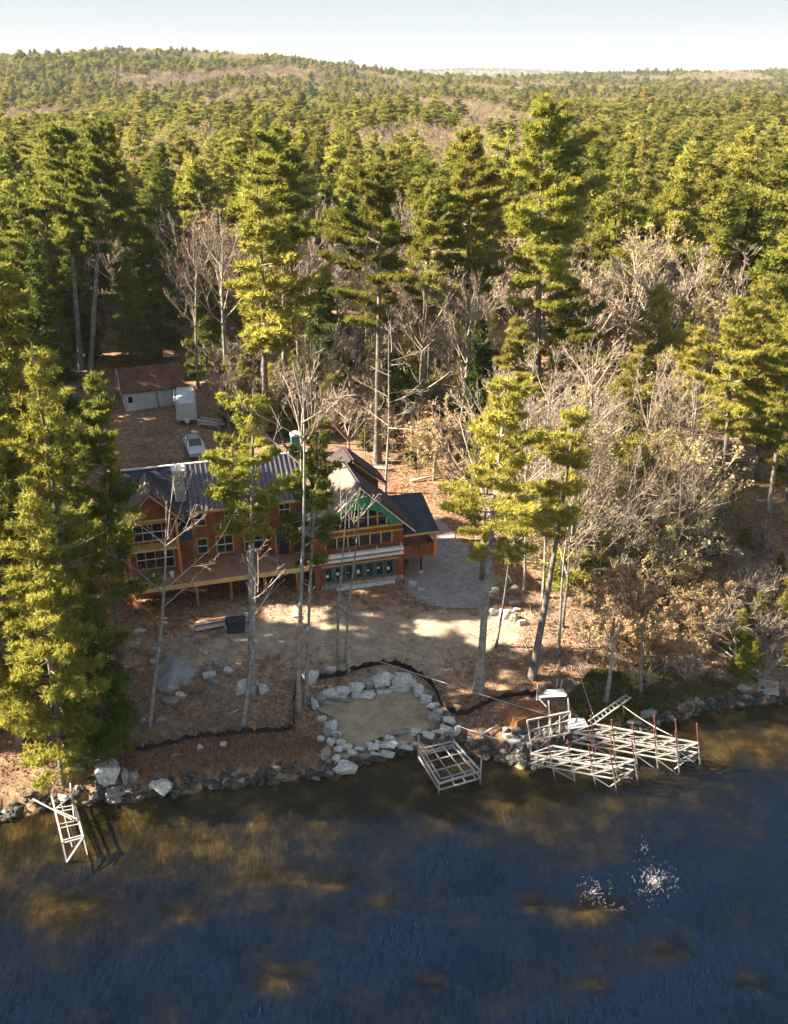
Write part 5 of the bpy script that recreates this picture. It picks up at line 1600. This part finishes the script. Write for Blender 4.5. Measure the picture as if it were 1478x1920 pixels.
MB().prism([(-1.35, 0), (1.35, 0), (1.2, .62), (-1.2, .62)], 'y', -.75, .75).build('body', M['crate'], wb)
for i in range(6):
    MB().box(-1.25 + i * .42, -.87 + i * .42, -.8, .8, .625, .66).build('plank', M['crate'], wb)
for x in (-1.28, 1.2): MB().box(x, x + .08, -.79, -.752, 0, .6).build('corner_or_lit_face_board', M['wood'], wb)
stp = g(1046, 1290)
sk = thing('marker_stakes', 'two short white stakes with a red ribbon on the leafy slope', 'stakes', stp)
MB().bar((-.12, 0, -.1), (-.05, 0, .75), .06).build('stake', M['white'], sk)
MB().bar((.2, .05, -.1), (.28, .05, .7), .06).build('stake', M['white'], sk)
MB().bar((-.06, 0, .72), (.28, .05, .68), .05, .12).build('ribbon', M['redpole'], sk)

# square lift frame in front of the ring
Z3 = lambda X, Y: (550 + X / 3.695, 1180 + Y / 3.695)
lf = thing('boat_lift', 'square white metal boat lift frame in the water before the boulder ring', 'boat lift', at_z(*Z3(1075, 920), 0))
C = [at_z(*Z3(*p), .75) for p in ((868, 835), (1010, 1068), (1300, 985), (1112, 775))]
for i in range(4):
    a, b = C[i], C[(i + 1) % 4]
    dbar(lf, a, b, .11)
    dn = Vector((0, 0, -.5)); dbar(lf, a + dn, b + dn, .08)
cc = sum(C, Vector()) / 4
for s_ in (.80,):
    I = [cc.lerp(p, s_) for p in C]
    for i in range(4): dbar(lf, I[i], I[(i + 1) % 4], .06 if s_ < .8 else .07)
for t in (.38, .66):
    dbar(lf, C[0].lerp(C[1], t), C[3].lerp(C[2], t), .06, 'cross_bar')
for t in (.35, .65):
    a = C[0].lerp(C[3], t); b = C[1].lerp(C[2], t); dbar(lf, a, b, .06, 'cross_bar')
for p, tz in zip(C, (1.9, .95, 1.9, 1.0)):
    dbar(lf, Vector((p.x, p.y, max(h(p.x, p.y), -1.3))), Vector((p.x, p.y, tz)), .09, 'post')
E_ = [C[1].lerp(C[2], t) for t in (.3, .55, .8)]
out_ = (C[1] - C[0]).normalized() * .55
dbar(lf, E_[0] + out_, E_[2] + out_, .06)
for e in E_: dbar(lf, e, e + out_, .06, 'cross_bar')
# small dock frame at left
Z5 = lambda X, Y: (X / 3.695, 1350 + Y / 3.695)
sd = thing('open_dock', 'small white dock frame standing in the water at the far left', 'dock', at_z(*Z5(470, 740), 0))
A = [at_z(*Z5(358, 525), .9), at_z(*Z5(435, 855), .75)]; B = [at_z(*Z5(495, 510), .9), at_z(*Z5(578, 815), .75)]
dbar(sd, A[0], A[1], .10); dbar(sd, B[0], B[1], .10)
A2 = [A[0] + Vector((0, 0, -.45)), A[1] + Vector((0, 0, -.45))]; B2 = [B[0] + Vector((0, 0, -.45)), B[1] + Vector((0, 0, -.45))]
dbar(sd, A2[0], A2[1], .07); dbar(sd, B2[0], B2[1], .07)
for t in (.28, .36, .62, .70, .95, 1.0): dbar(sd, A[0].lerp(A[1], t), B[0].lerp(B[1], t), .08 if t > .9 else .06, 'cross_bar')
dbar(sd, A[0].lerp(A[1], .3), B[0].lerp(B[1], .6), .06, 'brace'); dbar(sd, A[0].lerp(A[1], .3), B[0].lerp(B[1], .05), .06, 'brace')
for t in (.4, .55): dbar(sd, A2[0].lerp(B2[0], t), A2[1].lerp(B2[1], t), .05, 'brace')
for p in (A[0], A[1], B[0], B[1]): dbar(sd, Vector((p.x, p.y, max(h(p.x, p.y), -1.5))), p + Vector((0, 0, .1)), .08, 'post')
F1 = A[1] + (A[1] - A[0]) * .22; F2 = B[1] + (B[1] - B[0]) * .22
F1.z = .15; F2.z = .2
dbar(sd, A[1], F1, .07, 'leg'); dbar(sd, B[1], F2, .07, 'leg'); dbar(sd, F1, B[1], .09, 'brace'); dbar(sd, A2[1], F1, .05, 'leg')
for a, b, lab in ((Z5(230, 548), Z5(500, 690), 'pale wooden pole lying across the small dock frame'), (Z5(488, 440), Z5(515, 690), 'upright pale pole leaning on the small dock frame')):
    pa, pb = at_z(*a, .9), at_z(*b, 1.0)
    o = link('pole', MB().tube([Vector((0, 0, 0)), pb - pa], [.045, .03], 7).mesh('pole', [M['deadwood']]), None, pa, 0, lab, 'pole')

# ------------------------------------------------------------------ silt fence, ropes
def path_pts(px, n=6, up=0.):
    P_ = [g(*p) for p in px]
    out = []
    for i in range(len(P_) - 1):
        for k in range(n):
            t = k / n
            p = P_[i].lerp(P_[i + 1], t)
            j = .12 * mnoise.noise(Vector((p.x * 1.3, p.y * 1.3, 0)))
            out.append(Vector((p.x + j, p.y + j, h(p.x + j, p.y + j) + up)))
    out.append(P_[-1]); return out
def silt(label, px, grp='black silt fences'):
    P_ = path_pts(px, 7)
    o = thing('silt_fence', label, 'silt fence', P_[0])
    V = []; F = []
    for i, p in enumerate(P_):
        t = (P_[min(i + 1, len(P_) - 1)] - P_[max(i - 1, 0)]); nrm = Vector((-t.y, t.x, 0)).normalized() * .025
        hh = .42 + .10 * math.sin(i * 1.3) + .06 * math.sin(i * 3.1); sag = Vector((.10 * math.sin(i * .9), .16 + .10 * math.sin(i * 1.7), 0))
        q_ = p - P_[0]
        V += [q_ - nrm + Vector((0, 0, -.1)), q_ + nrm + Vector((0, 0, -.1)), q_ + nrm + sag * -.6 + Vector((0, 0, hh)), q_ - nrm + sag * -.6 + Vector((0, 0, hh))]
        if i:
            b = i * 4
            for k in range(4): F.append((b - 4 + k, b - 4 + (k + 1) % 4, b + (k + 1) % 4, b + k))
    mb = MB(); mb.add(V, F); mb.build('fabric', M['black'], o)
    for i in range(0, len(P_), 7):
        q_ = P_[i] - P_[0]
        MB().bar(q_ + Vector((0, .04, -.2)), q_ + Vector((0, .04, .62)), .045).build('stake', M['deadwood'], o)
    return o
silt('black silt fence along the left bank up to the tall slender tree', [(165, 1400), (215, 1406), (270, 1408), (320, 1396), (370, 1384), (430, 1378), (480, 1374), (530, 1372), (550, 1366), (552, 1330), (556, 1280), (565, 1268)])
silt('black silt fence curving round the back of the boulder ring', [(600, 1272), (640, 1268), (680, 1252), (720, 1245), (755, 1250), (790, 1268), (815, 1290), (828, 1320), (855, 1342), (880, 1338), (905, 1322), (940, 1310), (990, 1302), (1010, 1306)])
def rope(name, label, a, b, r_=.03, sag=.25, m='deadwood'):
    n = 14
    pts_ = [a.lerp(b, i / n) - Vector((0, 0, sag * 4 * (i / n) * (1 - i / n))) - a for i in range(n + 1)]
    link(name, MB().tube(pts_, [r_] * (n + 1), 5).mesh(name, [M[m]], True), None, a, 0, label, 'rope')
rope('rope', 'long taut rope from the slender pale trunks past the ring to the docks', g(648, 1238, .9), at_z(*Z4(300, 345), 1.9), .028, .1)
rope('rope', 'short rope from the ring corner to the white dock panel', g(858, 1374, .6), at_z(*Z4(60, 500), 1.0), .03, .1)
rope('rope', 'rope hanging from the slope down to the dock panels', g(1078, 1262, 1.0), at_z(*Z4(580, 365), 1.4), .026, .1)
rope('rope', 'rope stretched between the dock ladder and the outermost poles', at_z(*Z4(745, 290), 2.0), at_z(*Z4(1040, 470), 1.7), .026, .15)

# wire mesh at the ring's left gap
wm = thing('wire_mesh', 'sheet of grey wire mesh in the gap at the left of the ring', 'wire mesh', g(604, 1336))
e1 = g(632, 1350) - g(604, 1336); e0 = Vector((-.55, .55, 0)); 
for i in range(9):
    t = i / 8
    MB().bar(e0 * (t * 2 - 1) - e1 * .8 + Vector((0, 0, .22)), e0 * (t * 2 - 1) + e1 * .8 + Vector((0, 0, .16)), .018).build('wire', M['alu'], wm)
    MB().bar(-e0 + e1 * (t * 1.6 - .8) + Vector((0, 0, .2)), e0 + e1 * (t * 1.6 - .8) + Vector((0, 0, .2)), .018).build('wire', M['alu'], wm)

# fallen, arching tree at the right and steps
def limb_tree(name, label, path, r0, r1, twigs, seed, cat='fallen tree'):
    P_ = path
    o = thing(name, label, cat, P_[0])
    pts_ = []
    for i in range(len(P_) - 1):
        for k in range(5): pts_.append(P_[i].lerp(P_[i + 1], k / 5) - P_[0])
    pts_.append(P_[-1] - P_[0])
    for _ in range(2): pts_ = [pts_[0]] + [(pts_[i - 1] + pts_[i] * 2 + pts_[i + 1]) / 4 for i in range(1, len(pts_) - 1)] + [pts_[-1]]
    MB().tube(pts_, [r0 + (r1 - r0) * i / (len(pts_) - 1) for i in range(len(pts_))], 8).build('trunk', M['barkpale'], o, smooth=True)
    rng = np.random.default_rng(seed)
    A_ = Acc()
    n = twigs
    idx = rng.integers(len(pts_) // 3, len(pts_), n)
    P0 = np.array([pts_[i][:] for i in idx])
    D = unit(rng.normal(size=(n, 3)) + np.array([.5, 0, .1])); ln = rng.uniform(.7, 2.6, n)
    V, T = tubes_from(P0, D, ln, np.full(n, .03), np.full(n, .008), rng.normal(0, .2, (n, 3)), 3, 3); A_.add(V, T, 0, np.repeat(rng.uniform(.5, 1, n), len(V) // n))
    k = 9; pi = np.repeat(np.arange(n), k); t = rng.uniform(.3, 1, n * k)
    P1 = P0[pi] + D[pi] * (ln[pi] * t)[:, None]; D1 = unit(D[pi] + rng.normal(0, .6, (n * k, 3)))
    V, T, v = tris_from(P1, D1, rng.uniform(.4, 1.1, n * k), np.full(n * k, .035), rng, rng.uniform(.4, 1, n * k)); A_.add(V, T, 0, v)
    link('branches', A_.mesh('branches', [M['twig']]), o)
    return o
b0 = g(1248, 1256)
limb_tree('arching_tree', 'pale bare tree bent over in an arch above the right shore', [b0, at_z(1262, 1225, b0.z + 1.5), at_z(1300, 1180, b0.z + 2.8), at_z(1345, 1158, b0.z + 3.3), at_z(1385, 1170, b0.z + 2.6), at_z(1420, 1198, b0.z + 1.2)], .15, .05, 60, 71)
b0 = g(1330, 1215)
limb_tree('fallen_branch', 'long pale dead branch lying down the slope to the right shore', [b0 + Vector((0, 0, .6)), g(1370, 1240, .5), g(1405, 1268, .3), g(1425, 1290, .15)], .08, .04, 26, 72, 'branch')
b0 = g(1478, 1230)
limb_tree('driftwood', 'tangled grey driftwood at the right edge of the shore', [b0 + Vector((.6, 0, .5)), g(1450, 1250, .5), g(1425, 1284, .1)], .10, .05, 46, 73, 'driftwood')
ws = thing('wooden_steps', 'weathered wooden slat steps at the shoreline near the right edge', 'steps', g(1440, 1296), R(-12))
for i in range(6): MB().box(-.7, .7, -.5 + i * .2, -.36 + i * .2, .1 + i * .07, .15 + i * .07).build('slat', M['deadwood'], ws)
for x in (-.62, .55): MB().bar((x, -.5, .03), (x, .62, .42), .07).build('side_rail', M['deadwood'], ws)

# felled trunks on the forest floor
for i, (a, b, r_, lab) in enumerate([((560, 748), (640, 742), .16, 'thin dead trunk lying in the shade behind the portable toilet'),
                                     ((770, 905), (840, 893), .13, 'fallen pale log lying right of the dark rear roof'),
                                     ((1165, 935), (1290, 880), .13, 'dead log lying in the thicket on the right bank'),
                                     ((740, 1385 - 500), (700, 880), .12, 'short grey log on the bare ground behind the rear roof'),
                                     ((900, 1385), (935, 1365), .08, 'short dead branch lying between the ring and the docks'),
                                     ((430, 1345), (448, 1336), .06, 'short pale stick on the ground before the short leaning tree'),
                                     ((240, 905), (180, 890), .1, 'pale pole lying on the ground left of the house')]):
    pa, pb = g(*a, .2), g(*b, .25)
    link('log', MB().tube([Vector((0, 0, 0)), (pb - pa) * .5 + Vector((0, 0, .05)), pb - pa], [r_, r_ * .9, r_ * .7], 8).mesh('log', [M['deadwood']], True), None, pa, 0, lab, 'log')

# ------------------------------------------------------------------ white flecks on the lake, added to imitate sun glitter
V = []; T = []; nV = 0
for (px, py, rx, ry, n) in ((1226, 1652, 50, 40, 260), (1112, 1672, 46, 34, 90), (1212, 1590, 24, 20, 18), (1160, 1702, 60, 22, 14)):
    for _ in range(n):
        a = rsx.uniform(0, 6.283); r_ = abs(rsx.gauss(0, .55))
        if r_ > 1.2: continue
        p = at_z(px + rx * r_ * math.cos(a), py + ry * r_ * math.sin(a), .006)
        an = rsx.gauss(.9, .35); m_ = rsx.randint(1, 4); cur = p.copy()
        for q_ in range(m_):                      # a line of glitter broken into flecks
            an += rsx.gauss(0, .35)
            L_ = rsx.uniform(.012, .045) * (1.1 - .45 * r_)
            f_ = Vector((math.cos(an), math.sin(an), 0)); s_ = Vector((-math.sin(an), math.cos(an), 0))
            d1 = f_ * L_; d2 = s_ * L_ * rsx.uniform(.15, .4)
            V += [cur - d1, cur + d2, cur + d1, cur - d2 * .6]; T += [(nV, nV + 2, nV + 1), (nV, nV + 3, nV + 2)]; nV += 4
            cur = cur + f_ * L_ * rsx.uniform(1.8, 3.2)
link('painted_glitter', fast_mesh('painted_glitter', [v[:] for v in V], T, [mat('glitter_white', (.5, .5, .49), .5)]), kind='stuff')
# ------------------------------------------------------------------ the air
hz = bpy.data.materials.new('haze')
hz.use_nodes = True
hz.node_tree.nodes.remove(hz.node_tree.nodes['Principled BSDF'])
pv = hz.node_tree.nodes.new('ShaderNodeVolumePrincipled')
pv.inputs['Color'].default_value = (.86, .92, 1, 1)
pv.inputs['Density'].default_value = 0.00005
hz.node_tree.links.new(pv.outputs[0], hz.node_tree.nodes['Material Output'].inputs['Volume'])
MB().box(-9800, 9800, -260, 10100, -9.5, 175).build('haze', [hz], kind='stuff')
